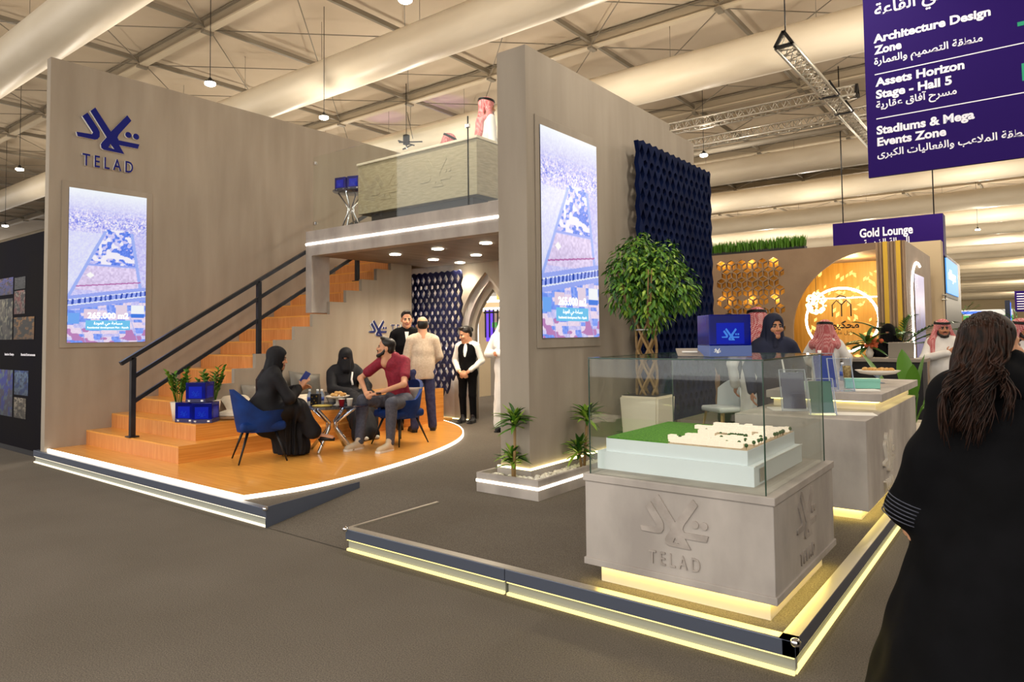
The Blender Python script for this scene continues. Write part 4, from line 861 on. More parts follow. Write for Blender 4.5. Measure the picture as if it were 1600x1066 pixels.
for r in range(12):
    for c in range(6):
        x = ox(-5.02)+(c+.5*(r % 2))*s*1.732; z = 2.98-r*s*1.5; keep = 1.25-r*.085-max(0, c-3)*.05; sh = .80 if r < 5 else .80-.035*(r-4)
        for a in (PI/2, PI/2+2*PI/3, PI/2+4*PI/3):
            if random.random() > keep: continue
            d = (math.cos(a), math.sin(a)); e = (-d[1], d[0]); cx, cz = x+d[0]*s*.5, z+d[1]*s*.5; u_, w_ = s*.5*sh, s*.866*sh
            loops.append([(cx+d[0]*u_, cz+d[1]*u_), (cx+e[0]*w_, cz+e[1]*w_), (cx-d[0]*u_, cz-d[1]*u_), (cx-e[0]*w_, cz-e[1]*w_)])
me = curve_mesh('front_wall', loops, .03); me.transform(frame((0, .03, 0), (1, 0, 0), (0, 0, 1))); me.materials.append(M['taupe']); link('front_wall', me, bb)
MB().box(ox(-5.24), ox(-3.75), .17, .19, .2, 3.1).build('gold_backing', 'gold_wall', bb)
MB().box(ox(-1.83), ox(-1.79), .06, 3.4, 0, 3.21).build('side_wall', 'taupe', bb); MB().box(ox(-5.26), ox(-5.2), .06, 3.4, 0, 3.21).build('side_wall', 'taupe', bb)
MB().box(ox(-5.2), ox(-1.83), 2.3, 2.36, 0, 3.1).build('gold_wall', 'gold_wall', bb); MB().box(ox(-5.2), ox(-1.83), .06, 3.4, 3.1, 3.2).build('roof', 'taupe', bb)
for x in np.linspace(-2.22, -1.82, 8): MB().tube([(ox(x), -.012, 0), (ox(x), -.012, 3.2)], .02, 8).build('fluting', 'taupe', bb)
for x in (-2.09, -1.89): MB().box(ox(x-.035), ox(x+.035), -.04, -.005, .2, 3.21).build('brass_strip', 'brass', bb)
ring = [(ox(-3.1)+.66*math.cos(a), 1.3, 1.88+.63*math.sin(a)) for a in np.linspace(0, 2*PI, 49)]
MB().tube(ring, .022, 8, cap=False).build('ring_light', 'led_cool', bb)
MB().box(ox(-3.9), ox(-2.4), 2.1, 2.12, 2.34, 2.36).build('bar_light', 'led_cool', bb)
random.seed(31); g = MB()
for i in range(95):
    x, z = random.uniform(-3.95, -2.3), random.uniform(.9, 2.95); a = random.choice((0, PI/3, 2*PI/3)); d = (math.cos(a), math.sin(a)); e = (-d[1], d[0]); q = .065*random.uniform(.7, 1.2)
    if z < 2.3 and random.random() < .35: continue
    g.add([(ox(x)+d[0]*q, 2.29, z+d[1]*q), (ox(x)+e[0]*q*.5, 2.29, z+e[1]*q*.5), (ox(x)-d[0]*q, 2.29, z-d[1]*q), (ox(x)-e[0]*q*.5, 2.29, z-e[1]*q*.5)], [(3, 2, 1, 0)])
g.build('rhombus_pattern', 'gold_glow', bb)
g = MB(); cx = ox(-3.1)
for pts in ([(-.17, 1.95), (-.17, 2.18), (-.09, 2.27), (0, 2.18), (0, 1.95)], [(0, 2.18), (.09, 2.27), (.17, 2.18), (.17, 1.95)], [(-.10, 2.32), (-.02, 2.37), (.06, 2.34), (.09, 2.31)]):
    g.tube([(cx+x, 1.32, z) for x, z in pts], .012, 6)
g.build('house_emblem', 'dark_paint', bb)
its = []
me = text_mesh(arabic('\u0645\u062d\u0643\u064a\u0648\u0646'), .2, .004, .006, 'CENTER'); k = .62/width(me); its.append((me, frame((cx, 1.32, 1.72), (1, 0, 0), (0, 0, 1)) @ Matrix.Scale(k, 4)))
me = text_mesh(arabic('\u062d\u0644\u0648\u0644 \u0639\u0642\u0627\u0631\u064a\u0629'), .2, .002, .0, 'CENTER'); k = .46/width(me); its.append((me, frame((cx, 1.32, 1.60), (1, 0, 0), (0, 0, 1)) @ Matrix.Scale(k, 4)))
me = join_meshes('lettering', its); me.materials.append(M['dark_paint']); link('lettering', me, bb)
random.seed(2); g = MB()
for i in range(150):
    d = Vector((random.gauss(0, 1), random.gauss(0, 1), random.gauss(0, 1))).normalized(); g.ball((ox(-3.62)+d.x*.19, 1.55+d.y*.19, 2.24+d.z*.22), .02, 0, 6, 4)
g.build('chandelier_beads', 'lantern', bb); MB().tube([(ox(-3.62), 1.55, 2.4), (ox(-3.62), 1.55, 3.1)], .006, 5).build('chandelier_cord', 'dark_paint', bb)
lamp('POINT', (-2.9, 14.7, 2.9), 60, (1, .72, .32), .12, name='booth_light'); [lamp('POINT', (x_, 13.58, z_), 1.6, (1, .70, .30), .03, name='booth_light') for x_ in (-5.0, -4.5, -4.0) for z_ in (3.05, 2.3)]
# side arch of light and picture
a = [(ox(-1.785), .55, z) for z in np.linspace(.1, 2.3, 9)]+[(ox(-1.785), .55+.85*(1-math.cos(t)), 2.3+.62*math.sin(t)) for t in np.linspace(.15, PI*.62, 12)]
MB().tube(a, .022, 8).build('light_arch', 'led_cool', bb)
def skyline(u, v):
    C = np.zeros(u.shape+(3,)); C[:] = (.13, .11, .22); n = vnoise(u, v, 7, 3, 51); C += np.where((v < .35+.5*n)[..., None], np.array([.10, .09, .12]), np.array([.22, .22, .42])*v[..., None]); return np.clip(C+.06*(vnoise(u, v, 30, 60, 52)[..., None]-.5), 0, 1)
attr_emit('poster_glow', .8)
me = picture('picture_panel', 1.3, 2.0, 24, 40, skyline, 'poster_glow'); me.transform(frame((ox(-1.782), .95, .7), (0, 1, 0), (0, 0, 1))); link('picture_panel', me, bb)
random.seed(5); hd = thing('hedge_box', 'long box of green grass on top of the brown booth', 'plant', (-5.26, 13.55, 3.21)); MB().box(0, 1.82, 0, .2, 0, .06).build('trough', 'dark_paint', hd)
g = MB()
for i in range(900):
    x, y = random.uniform(0, 1.82), random.uniform(-.02, .2); g.leaf((x, y, .04), (x+random.uniform(-.06, .06), y+random.uniform(-.05, .05), random.uniform(.18, .30)), .028, m=random.choice((0, 1)), n=2)
g.build('grass', ['leaf', 'leaf'], hd)
# palm by the booth corner
random.seed(12); t = thing('palm_plant', 'tall dark palm with arching fronds beside the brown booth columns', 'plant', (-1.86, 13.16, zp)); MB().lathe([(.14, 0), (.18, .4), (.16, .4)], seg=16).build('pot', 'dark_paint', t); MB().tube([(0, 0, .3), (0, 0, 1.22)], [.06, .04], 8).build('trunk', 'stem', t)
g = MB()
for a, L, e in ((3.1, .9, .9), (2.2, .8, 1.0), (.2, 1.15, .62), (-.4, 1.0, .8), (1.2, .8, 1.2), (4.2, .7, .9), (5.0, .8, .7), (3.6, .75, .5), (.6, .8, .4)):
    d = Vector((math.cos(a)*math.cos(e), math.sin(a)*math.cos(e), math.sin(e))); L *= 1.15; b = Vector((0, 0, 1.2)); pts = [b+d*L*t-Vector((0, 0, .35*L*t*t)) for t in np.linspace(0, 1, 15)]; g.tube(pts, [.012]*8+[.006]*7, 5)
    for i in range(3, 15):
        for sd in (-1, 1):
            ax = (pts[i]-pts[i-1]).normalized(); sx = ax.cross(Vector((0, 0, 1))).normalized()*sd; g.leaf(pts[i], pts[i]+(ax*.75+sx*.7).normalized()*(.30*(1-.5*i/15)), .035, droop=.2, m=random.choice((0, 0, 1)), n=3)
g.build('fronds', ['leaf_dark', 'leaf'], t)

# ------------------------------------------------------------------ hanging signs
mat('purple', rgb(38, 15, 92), .6, spec=.1); mat('sign_white', rgb(232, 228, 236), .5, emit=(.8, .78, .85), es=.12); mat('teal', rgb(22, 150, 110), .5)
bn = thing('hanging_banner', 'large purple hanging banner with white zone names at the top right', 'banner', (-1.37, 8, 3.26))
MB().box(0, 2.9, 0, .04, 0, 2.6).build('fabric', 'purple', bn)
for x in (.3, 2.6): MB().tube([(x, .02, 2.6), (x, .02, 5.29)], .012, 5).build('cable', 'black_metal', bn)
def words(rows, parent, y, colour='sign_white', x0=0., z0=0.):
    its = []
    for s, x, z, size, w, bold in rows:
        me = text_mesh(s, size, .001, bold, 'LEFT'); k = 1
        if w: k = w/width(me)
        xs = min(v.co.x for v in me.vertices); its.append((me, frame((x-x0, y, z-z0), (1, 0, 0), (0, 0, 1)) @ Matrix.Diagonal((k, 1, 1, 1)) @ Matrix.Translation((-xs, 0, 0))))
    me = join_meshes('lettering', its); me.materials.append(M[colour]); return link('lettering', me, parent)
A_ = lambda s: arabic(s)
words([(A_('\u0641\u064a \u0627\u0644\u0642\u0627\u0639\u0629'), -1.262, 4.962, .17, .62, .003), ('Architecture Design', -1.281, 4.677, .118, 1.01, .0045), ('Zone', -1.278, 4.555, .118, .252, .0045), (A_('\u0645\u0646\u0637\u0642\u0629 \u0627\u0644\u062a\u0635\u0645\u064a\u0645 \u0648\u0627\u0644\u0639\u0645\u0627\u0631\u0629'), -1.282, 4.445, .10, .94, .002),
       ('Assets Horizon', -1.277, 4.212, .118, .78, .0045), ('Stage - Hall 5', -1.275, 4.083, .118, .67, .0045), (A_('\u0645\u0633\u0631\u062d \u0622\u0641\u0627\u0642 \u0639\u0642\u0627\u0631\u064a\u0629'), -1.278, 3.978, .10, .71, .002),
       ('Stadiums & Mega', -1.281, 3.704, .118, .85, .0045), ('Events Zone', -1.278, 3.582, .118, .61, .0045), (A_('\u0645\u0646\u0637\u0642\u0629 \u0627\u0644\u0645\u0644\u0627\u0639\u0628 \u0648\u0627\u0644\u0641\u0639\u0627\u0644\u064a\u0627\u062a \u0627\u0644\u0643\u0628\u0631\u0649'), -1.282, 3.462, .10, 1.30, .002)], bn, -.002, x0=-1.37, z0=3.26)
m = MB()
for z in (4.338, 3.868): m.box(.09, 2.3, -.003, 0, z-3.26-.005, z-3.26+.005)
m.build('divider_lines', 'sign_white', bn); MB().box(1.30, 1.55, -.003, 0, 1.245, 1.285).box(1.318, 1.6, -.003, 0, .72, .885).build('map_marks', 'teal', bn)
gl = thing('hanging_sign', 'purple lounge sign hanging behind the brown booth', 'sign', (-4.12, 19, 3.3)); MB().box(0, 2.4, 0, .5, .1, 1.11).build('board', 'purple', gl)
me = words([('Gold Lounge', -3.50, 4.00, .3, 1.16, .008), (A_('\u0627\u0644\u0635\u0627\u0644\u0629 \u0627\u0644\u0630\u0647\u0628\u064a\u0629'), -3.42, 3.74, .26, 1.0, .004)], gl, -.003, x0=-4.12, z0=3.3)
for x in (.2, 2.2): MB().tube([(x, .25, 1.1), (x, .25, 5.25)], .015, 5).build('cable', 'black_metal', gl)

# ------------------------------------------------------------------ other stands far back
t = thing('exhibition_booth', 'cream wall block behind the brown booth corner', 'booth', (-2.4, 17.6, 0)); MB().box(-.2, .75, 0, .4, 0, 3.62).build('wall', 'far_wall', t)
for z in (2.9, 3.0, 1.9): MB().lathe([(0, 0), (.05, 0), (.05, .03), (0, .03)], (.78, -.05, z-.6), 10).build('fixing', 'alu', t)
mat('deep_navy', rgb(18, 28, 52), .4); emat('blue_screen', (.03, .28, .78), 1.4); emat('cool_glow', (.75, .9, 1), 4)
t = thing('exhibition_booth', 'dark navy booth tower with a bright blue screen on its right side', 'booth', (-2.2, 20, 0)); MB().box(-.6, .385, 0, 4.2, 0, 3.57).build('tower', 'deep_navy', t); MB().box(.385, .42, .0, 3.0, 2.58, 3.46).build('screen', 'blue_screen', t); MB().box(.385, .40, -.1, 3.1, 2.48, 3.54).build('screen_frame', 'dark_paint', t)
me = text_mesh('aldayar', .34, .002, .01, 'LEFT'); k = 1.9/width(me); me.transform(frame((.424, .45, 2.96), (0, 1, 0), (0, 0, 1)) @ Matrix.Diagonal((k, 1, 1, 1))); me.materials.append(M['cool_glow']); link('lettering', me, t)
MB().box(-.05, .0, -.02, -.01, .5, 2.9).box(.2, .22, -.02, -.01, .5, 2.6).build('light_strip', 'sign_white', t)
emat('green_glow', (.10, .42, .08), 1.0); emat('blue_glow', (.05, .16, .9), 2.0)
t = thing('exhibition_booth', 'distant white stand with blue lettering band and green panel', 'booth', (-3.2, 40, 0)); MB().box(-.4, 2.2, 0, 1, 0, 2.35).build('wall', 'green_glow', t); MB().box(-.4, 2.2, -.05, 1, 2.35, 2.62).build('fascia', 'white_paint', t); MB().box(-.2, 1.2, -.06, -.05, 2.42, 2.55).build('lettering_band', 'blue_glow', t)
t = thing('exhibition_booth', 'distant dark column stand with a blue light edge at the right', 'booth', (-1.15, 39, 0)); MB().box(-.1, .1, 0, .4, 0, 3.0).build('column', 'deep_navy', t); MB().box(.1, .12, 0, .3, 1.5, 2.9).build('light_edge', 'blue_glow', t)
t = thing('hanging_sign', 'distant purple sign with rows of white text at the right edge', 'sign', (-.92, 41, 2.5)); MB().box(0, 1.2, 0, .1, 0, 1.0).build('board', 'purple', t); m = MB()
for k in range(7): m.box(.08, 1.0-.1*(k % 3), -.01, 0, .12+.12*k, .16+.12*k)
m.build('text_rows', 'sign_white', t); MB().tube([(.6, .05, 1), (.6, .05, 6.05)], .02, 5).build('cable', 'black_metal', t)
random.seed(44)
for i, (x, y, z) in enumerate(((-2.85, 38, 0), (-.7, 37, 0))):
    t = thing('palm_tree', ('distant palm rising behind the dark-haired woman', 'distant green plant at the right edge behind the woman')[i], 'plant', (x, y, z)); h = (2.35, 1.9)[i]; MB().tube([(0, 0, 0), (0, 0, h)], .06, 7).build('trunk', 'stem', t); g = MB()
    for k in range(9):
        a = k*.7; e = random.uniform(.2, 1.2); d = Vector((math.cos(a)*math.cos(e), math.sin(a)*math.cos(e), math.sin(e))); b = Vector((0, 0, h))
        for j in range(7): g.leaf(b+d*.12*j, b+d*(.12*j+.3)+Vector((random.uniform(-.1, .1), random.uniform(-.1, .1), -.1)), .06, m=random.choice((0, 1)), n=2)
    g.build('fronds', ['leaf_dark', 'leaf'], t)
# bright stand seen through the pointed arch
emat('warm_panel', (1, .62, .28), .9); emat('yellow_panel', (1, .66, .12), 1.1); emat('violet_glow', (.16, .05, .8), 1.2)
t = thing('exhibition_booth', 'bright stand with two glowing bars seen through the pointed arch', 'booth', (-10.6, 13, 0)); MB().box(-1.2, 1.4, 0, .3, 2.29, 2.48).build('fascia', 'warm_panel', t); MB().box(-1.2, 1.4, -.03, 0, 2.46, 2.50).box(-1.2, 1.4, -.03, 0, 2.29, 2.325).build('light_bar', 'led_cool', t); MB().box(-.1, .6, .4, .45, 2.5, 3.1).build('yellow_panel', 'yellow_panel', t); MB().box(-1.2, 1.4, 1.0, 1.1, 0, 2.29).build('wall', 'far_wall', t)
m = MB()
for x in (-.33, -.2, -.07, .06): m.box(x, x+.025, .2, .23, 1.6, 2.29)
m.box(-.36, .1, .2, .23, 2.2, 2.24); m.build('black_grid', 'black_metal', t); MB().box(.16, .8, .5, .6, 1.80, 2.08).build('violet_panel', 'violet_glow', t); MB().box(-.62, -.42, .6, .7, 1.5, 2.29).build('violet_panel', 'violet_glow', t); MB().box(-.3, .2, .45, .55, 1.85, 1.98).build('green_row', 'green_glow', t); MB().box(-.4, .5, .45, .55, 1.66, 1.78).build('counter', 'violet_glow', t); MB().box(-.4, .8, .5, .6, 0, 1.6).build('cabinet', 'grey_card', t); lamp('POINT', (-10.3, 12.2, 2.7), 60, (1, .85, .7), .2, name='booth_light')  # point light added to brighten this stand, no fixture
# black display wall of the neighbouring stand
noise_mat('black_wall', rgb(22, 19, 20), rgb(15, 13, 24), ns=.6, rough=.75, spec=.05)
dw = thing('display_wall', 'black display wall with small pictures at the left edge', 'wall panel', (-11.12, 3.66, 0)); MB().box(-12, 0, 0, .14, .08, 3.2).build('panel', 'black_wall', dw); MB().box(-12, 0, .01, .13, 0, .08).build('base', 'dark_paint', dw)
attr_mat('poster_print', .6)
def photo(seed, c0, c1, c2):
    def f(u, v):
        n = vnoise(u, v, 6, 6, seed); n2 = vnoise(u, v, 18, 18, seed+1); C = np.zeros(u.shape+(3,)); C[:] = c0; C = np.where((n > .5)[..., None], np.array(c1), C); C = np.where((n2 > .68)[..., None], np.array(c2), C); return .8*(C*(.6+.5*v[..., None]))**1.55
    return f
for i, (x0, x1, z0, z1, c) in enumerate(((-13.1, -12.31, 2.36, 2.62, ((.16, .16, .42), (.3, .2, .28), (.1, .08, .1))), (-12.25, -11.8, 2.42, 2.60, ((.05, .05, .06), (.1, .1, .11), (.16, .16, .17))), (-12.25, -11.8, 2.05, 2.40, ((.10, .08, .08), (.32, .1, .09), (.4, .34, .3))), (-13.1, -12.31, 1.67, 2.3, ((.03, .03, .04), (.2, .18, .16), (.4, .38, .3))), (-12.25, -11.42, 1.67, 2.0, ((.05, .04, .03), (.38, .22, .06), (.1, .07, .04))), (-13.1, -12.25, .51, 1.21, ((.08, .10, .40), (.14, .12, .2), (.2, .26, .3))), (-12.18, -11.61, .85, 1.21, ((.03, .12, .34), (.2, .28, .4), (.02, .05, .16))), (-12.18, -11.69, .51, .81, ((.2, .17, .13), (.4, .36, .3), (.08, .06, .05))))):
    me = picture('poster', x1-x0, z1-z0, 28, 28, photo(60+i*3, *c), 'poster_print'); me.transform(frame((x0+11.12, -.004, z0), (1, 0, 0), (0, 0, 1))); link('poster', me, dw)
words([('Interior Design', -12.62, 1.43, .05, .40, .001), ('Branded Environments', -11.92, 1.43, .05, .56, .001)], dw, -.004, x0=-11.12)
# side table on the upper deck
t = thing('side_table', 'chrome-legged side table on the upper deck behind the glass', 'table', (-9.05+.0, 7.45, ZT)); MB().lathe([(.28, .73), (.30, .74), (.30, .75), (.28, .757)], seg=30).build('tabletop', 'dark_acrylic', t)
for k in range(4): a = k*PI/2+.5; c, s = math.cos(a), math.sin(a); MB().tube([(c*.22, s*.22, .73), (c*.05, s*.05, .48), (c*.05, s*.05, .40), (c*.22, s*.22, 0)], .015, 8).build('leg', 'chrome', t)
# ------------------------------------------------------------------ implicit-surface modelling for bodies and clothes
V3 = lambda *a: np.array(a, float)
class Sdf:
    """smoothly blended tapered limbs and ellipsoids, meshed by surface nets"""
    def __init__(s, k=.02): s.p = []; s.k = k; s.sub = []; s.disp = None; s.sh = None
    def cone(s, a, b, ra, rb, m=0, k=None, n=None, f=1.): s.p.append(('c', V3(*a), V3(*b), ra, rb, m, s.k if k is None else k, None if n is None else V3(*n)/np.linalg.norm(n), f)); return s
    def path(s, pts, rs, m=0, k=None, n=None, f=1.):
        for i in range(len(pts)-1): s.cone(pts[i], pts[i+1], rs[i], rs[i+1], m, k, n, f)
        return s
    def ell(s, c, r, R=None, m=0, k=None): s.p.append(('e', V3(*c), np.eye(3) if R is None else R, V3(*r), 0, m, s.k if k is None else k, None, 1.)); return s
    def cut(s, c, r, R=None): s.sub.append(('e', V3(*c), np.eye(3) if R is None else R, V3(*r), 0, 0, .01, None, 1.)); return s
    def hem(s, z): return s.cut((0, 0, z-6), (6, 6, 6))
    @staticmethod
    def ev(q, P):
        if q[0] == 'c':
            _, a, b, ra, rb, m, k, n, f = q; w = P-a; ba = b-a
            if n is not None: g = 1/f-1; w = w+n*((w@n)[..., None]*g); ba = ba+n*(ba@n)*g
            h = np.clip((w@ba)/max(ba@ba, 1e-9), 0, 1); d = np.linalg.norm(w-h[..., None]*ba, axis=-1)-(ra+(rb-ra)*h)
            return d*(f if n is not None and f < 1 else 1)**.5
        _, c, R, r = q[:4]; w = (P-c)@R.T.T/r if False else ((P-c)@R)/r; l = np.linalg.norm(w, axis=-1)
        return (l-1)*r.min() if r.max()/r.min() < 1.05 else l*(l-1)/np.maximum(np.linalg.norm(w/r, axis=-1), 1e-6)
    @staticmethod
    def bb(q, pad):
        if q[0] == 'c': r = max(q[3], q[4])*max(1, q[8])+pad; return np.minimum(q[1], q[2])-r, np.maximum(q[1], q[2])+r
        r = q[3].max()+pad; return q[1]-r, q[1]+r
    def mesh(s, h, name='part'):
        lo = np.min([s.bb(q, 2.5*h+.015)[0] for q in s.p], 0); hi = np.max([s.bb(q, 2.5*h+.015)[1] for q in s.p], 0)
        n = np.ceil((hi-lo)/h).astype(int)+1; ax = [lo[i]+h*np.arange(n[i]) for i in range(3)]; D = np.full(n, .2, np.float32)
        def sub(q, pad):
            a, b = s.bb(q, pad); i0 = np.clip(np.floor((a-lo)/h).astype(int), 0, n-1); i1 = np.clip(np.ceil((b-lo)/h).astype(int)+1, 1, n)
            sl = tuple(slice(i0[k], i1[k]) for k in range(3)); G = np.stack(np.meshgrid(*[ax[k][sl[k]] for k in range(3)], indexing='ij'), -1); return sl, G
        for q in s.p:
            k = max(q[6], 1e-4); sl, G = sub(q, k+2*h+.02)
            if min(G.shape[:3]) == 0: continue
            d = s.ev(q, G); e = D[sl]; t = np.clip(.5+.5*(d-e)/k, 0, 1); D[sl] = d*(1-t)+e*t-k*t*(1-t)
        if s.disp is not None:
            G = np.stack(np.meshgrid(*ax, indexing='ij'), -1); D = np.where(np.abs(D) < .08, D-s.disp(G), D)
        for q in s.sub:
            sl, G = sub(q, .02)
            if min(G.shape[:3]): D[sl] = np.maximum(D[sl], -s.ev(q, G))
        I = D < 0; c = np.zeros(n-1, int)
        for dx in (0, 1):
            for dy in (0, 1):
                for dz in (0, 1): c += I[dx:n[0]-1+dx, dy:n[1]-1+dy, dz:n[2]-1+dz]
        act = (c > 0) & (c < 8); cell = np.argwhere(act); idx = np.full(n-1, -1); idx[act] = np.arange(len(cell))
        acc = np.zeros((len(cell), 3)); cnt = np.zeros(len(cell)); cor = [(x, y, z) for x in (0, 1) for y in (0, 1) for z in (0, 1)]
        for a in cor:
            for k in range(3):
                if a[k]: continue
                b = list(a); b[k] = 1; pa = cell+a; pb = cell+b; va = D[tuple(pa.T)]; vb = D[tuple(pb.T)]; x = (va < 0) != (vb < 0); t = np.where(x, va/np.where(x, va-vb, 1), 0)
                p = np.repeat(V3(*a)[None], len(cell), 0); p[:, k] = t; acc += np.where(x[:, None], p, 0); cnt += x
        V = lo+h*(cell+acc/np.maximum(cnt, 1)[:, None]); F = []
        for k in range(3):
            u, w = [(1, 2), (2, 0), (0, 1)][k]; s0 = [slice(None)]*3; s1 = [slice(None)]*3; s0[k] = slice(0, -1); s1[k] = slice(1, None)
            A = I[tuple(s0)]; B = I[tuple(s1)]; e = np.argwhere(A != B); e = e[(e[:, u] > 0) & (e[:, w] > 0) & (e[:, u] < n[u]-1) & (e[:, w] < n[w]-1)]
            fl = A[tuple(e.T)]; q = []
            for du, dw in ((1, 1), (0, 1), (0, 0), (1, 0)):
                j = e.copy(); j[:, u] -= du; j[:, w] -= dw; q.append(idx[tuple(j.T)])
            q = np.stack(q, 1); q[~fl] = q[~fl][:, ::-1]; F.append(q)
        F = np.concatenate(F); me = bpy.data.meshes.new(name); me.from_pydata(V.tolist(), [], F.tolist())
        me.polygons.foreach_set('use_smooth', [True]*len(me.polygons))
        if len({q[5] for q in s.p}) > 1:
            best = np.full(len(V), 9.); mi = np.zeros(len(V), int)
            for q in s.p: d = s.ev(q, V)-(.002 if q[5] else 0); g = d < best; best[g] = d[g]; mi[g] = q[5]
            me.polygons.foreach_set('material_index', mi[F[:, 0]].astype(np.int32))
        me.update(); return me
    def put(s, name, h, mats, parent):
        me = s.mesh(h, name)
        for x in (mats if isinstance(mats, (list, tuple)) else [mats]): me.materials.append(M[x])
        return link(name, me, parent)
def Rz(a): c, s = math.cos(a), math.sin(a); return np.array([[c, -s, 0], [s, c, 0], [0, 0, 1.]])
def Rx(a): c, s = math.cos(a), math.sin(a); return np.array([[1, 0, 0], [0, c, -s], [0, s, c]])
def Ry(a): c, s = math.cos(a), math.sin(a); return np.array([[c, 0, s], [0, 1, 0], [-s, 0, c]])
def toward(dx, dy): return math.atan2(dx, -dy)
mat('skin', rgb(206, 152, 118), .5); mat('skin_warm', rgb(186, 128, 94), .5); mat('lips', rgb(168, 104, 90), .5); mat('eye_white', rgb(126, 112, 104), .5); mat('iris', rgb(26, 18, 14), .2)
noise_mat('hair_black', rgb(18, 14, 13), rgb(30, 23, 20), scale=(30, 30, 2), ns=6, rough=.45); noise_mat('hair_brown', rgb(13, 7, 5), rgb(52, 30, 20), scale=(14, 14, 1), ns=4, rough=.5, spec=.25)
noise_mat('black_cloth', rgb(7, 7, 9), rgb(13, 13, 16), ns=6, rough=.8, spec=.12); noise_mat('abaya_cloth', rgb(18, 18, 22), rgb(30, 30, 35), ns=6, rough=.7, spec=.3); noise_mat('navy_cloth', rgb(18, 22, 44), rgb(26, 32, 58), ns=6, rough=.8); noise_mat('white_cloth', rgb(226, 222, 216), rgb(238, 235, 230), ns=5, rough=.8)
noise_mat('maroon', rgb(122, 20, 42), rgb(142, 30, 52), ns=30, rough=.75); noise_mat('slate_cloth', rgb(66, 68, 80), rgb(80, 82, 94), ns=30, rough=.8); noise_mat('denim', rgb(40, 46, 86), rgb(58, 64, 104), ns=20, rough=.8); noise_mat('beige_cloth', rgb(196, 176, 152), rgb(210, 192, 170), ns=40, rough=.85); mat('shoe_beige', rgb(202, 184, 156), .6); mat('shoe_black', rgb(24, 22, 24), .4)
def ghutra_mat():
    m = mat('ghutra', rgb(200, 80, 84), .85); n, l, b = nodes(m); tc = n.new('ShaderNodeTexCoord'); mp = n.new('ShaderNodeMapping'); mp.inputs['Rotation'].default_value = (.6, .5, .78)
    ck = n.new('ShaderNodeTexChecker'); ck.inputs['Scale'].default_value = 74; ck.inputs[1].default_value = (*rgb(178, 38, 52), 1); ck.inputs[2].default_value = (*rgb(226, 176, 172), 1)
    l.new(tc.outputs['Object'], mp.inputs[0]); l.new(mp.outputs[0], ck.inputs['Vector']); l.new(ck.outputs[0], b.inputs['Base Color'])
ghutra_mat()
FACE = ['lips', 'eye_white', 'iris', 'hair_black']
def head(S, c, R, sc=1., brow=4, beard=False):
    """face, skull, ears and neck stub; R turns the local head frame (front -Y)"""
    P = lambda x, y, z: V3(*c)+R@V3(x, y, z)*sc
    S.ell(P(0, .012, .045), V3(.076, .096, .082)*sc, R, 0, .02); S.ell(P(0, -.02, -.03), V3(.064, .074, .082)*sc, R, 0, .02)
    S.cone(P(-.034, -.03, -.078), P(0, -.068, -.098), .03*sc, .026*sc, 0, .02); S.cone(P(.034, -.03, -.078), P(0, -.068, -.098), .03*sc, .026*sc, 0, .02)
    S.cone(P(-.036, -.078, .020), P(.036, -.078, .020), .011*sc, .011*sc, 0, .015); S.cone(P(0, -.088, .012), P(0, -.109, -.030), .008*sc, .012*sc, 0, .008)
    for x in (-1, 1):
        S.ell(P(x*.013, -.098, -.034), V3(.009, .010, .008)*sc, R, 0, .006); S.ell(P(x*.044, -.07, -.03), V3(.022, .018, .022)*sc, R, 0, .02)
        S.ell(P(x*.031, -.083, .0), V3(.0145, .010, .0075)*sc, R, 2, .003); S.ell(P(x*.030, -.0915, .0005), V3(.0085, .004, .0075)*sc, R, 3, .001)
        S.cone(P(x*.016, -.094, .020), P(x*.048, -.083, .021), .0055*sc, .004*sc, brow, .002)
        S.ell(P(x*.078, .014, -.012), V3(.011, .022, .032)*sc, R, 0, .008)
    S.cone(P(-.020, -.092, -.062), P(.020, -.092, -.062), .0065*sc, .0065*sc, 1, .004); S.cone(P(-.014, -.091, -.070), P(.014, -.091, -.070), .007*sc, .007*sc, 1, .004)
    S.cone(P(0, .02, -.06), P(0, .03, -.19), .056*sc, .060*sc, 0, .03)
def hand(S, w, d, nrm, curl=.5, side=1, sc=1., spread=.12, m=0):
    """palm, five bent fingers; w wrist, d along the fingers, nrm out of the back of the hand, side +1 puts the thumb on +cross"""
    d = V3(*d)/np.linalg.norm(d); nrm = V3(*nrm); nrm = nrm-d*(nrm@d); nrm /= np.linalg.norm(nrm); x = np.cross(d, nrm)*side; w = V3(*w)
    S.cone(w, w+d*.075*sc, .027*sc, .038*sc, m, .012, nrm, .5)
    for i, (o, L) in enumerate(((.027, .072), (.009, .082), (-.009, .076), (-.026, .06))):
        p = w+d*.085*sc+x*o*sc; a = .25*curl; dd = d+x*spread*o*12
        for j, l in enumerate((.44, .31, .25)):
            a += curl*(.55 if j else .3); t = dd*math.cos(a)-nrm*math.sin(a); q = p+t*L*l*1.1*sc; S.cone(p, q, .0088*sc, .008*sc, m, .003); p = q
    p = w+d*.028*sc+x*.028*sc; q = p+(d*.55+x*.75-nrm*.2)*.045*sc; S.cone(p, q, .0115*sc, .010*sc, m, .008); S.cone(q, q+(d*.85+x*.2-nrm*.35*(1+curl))*.034*sc, .010*sc, .008*sc, m, .004)
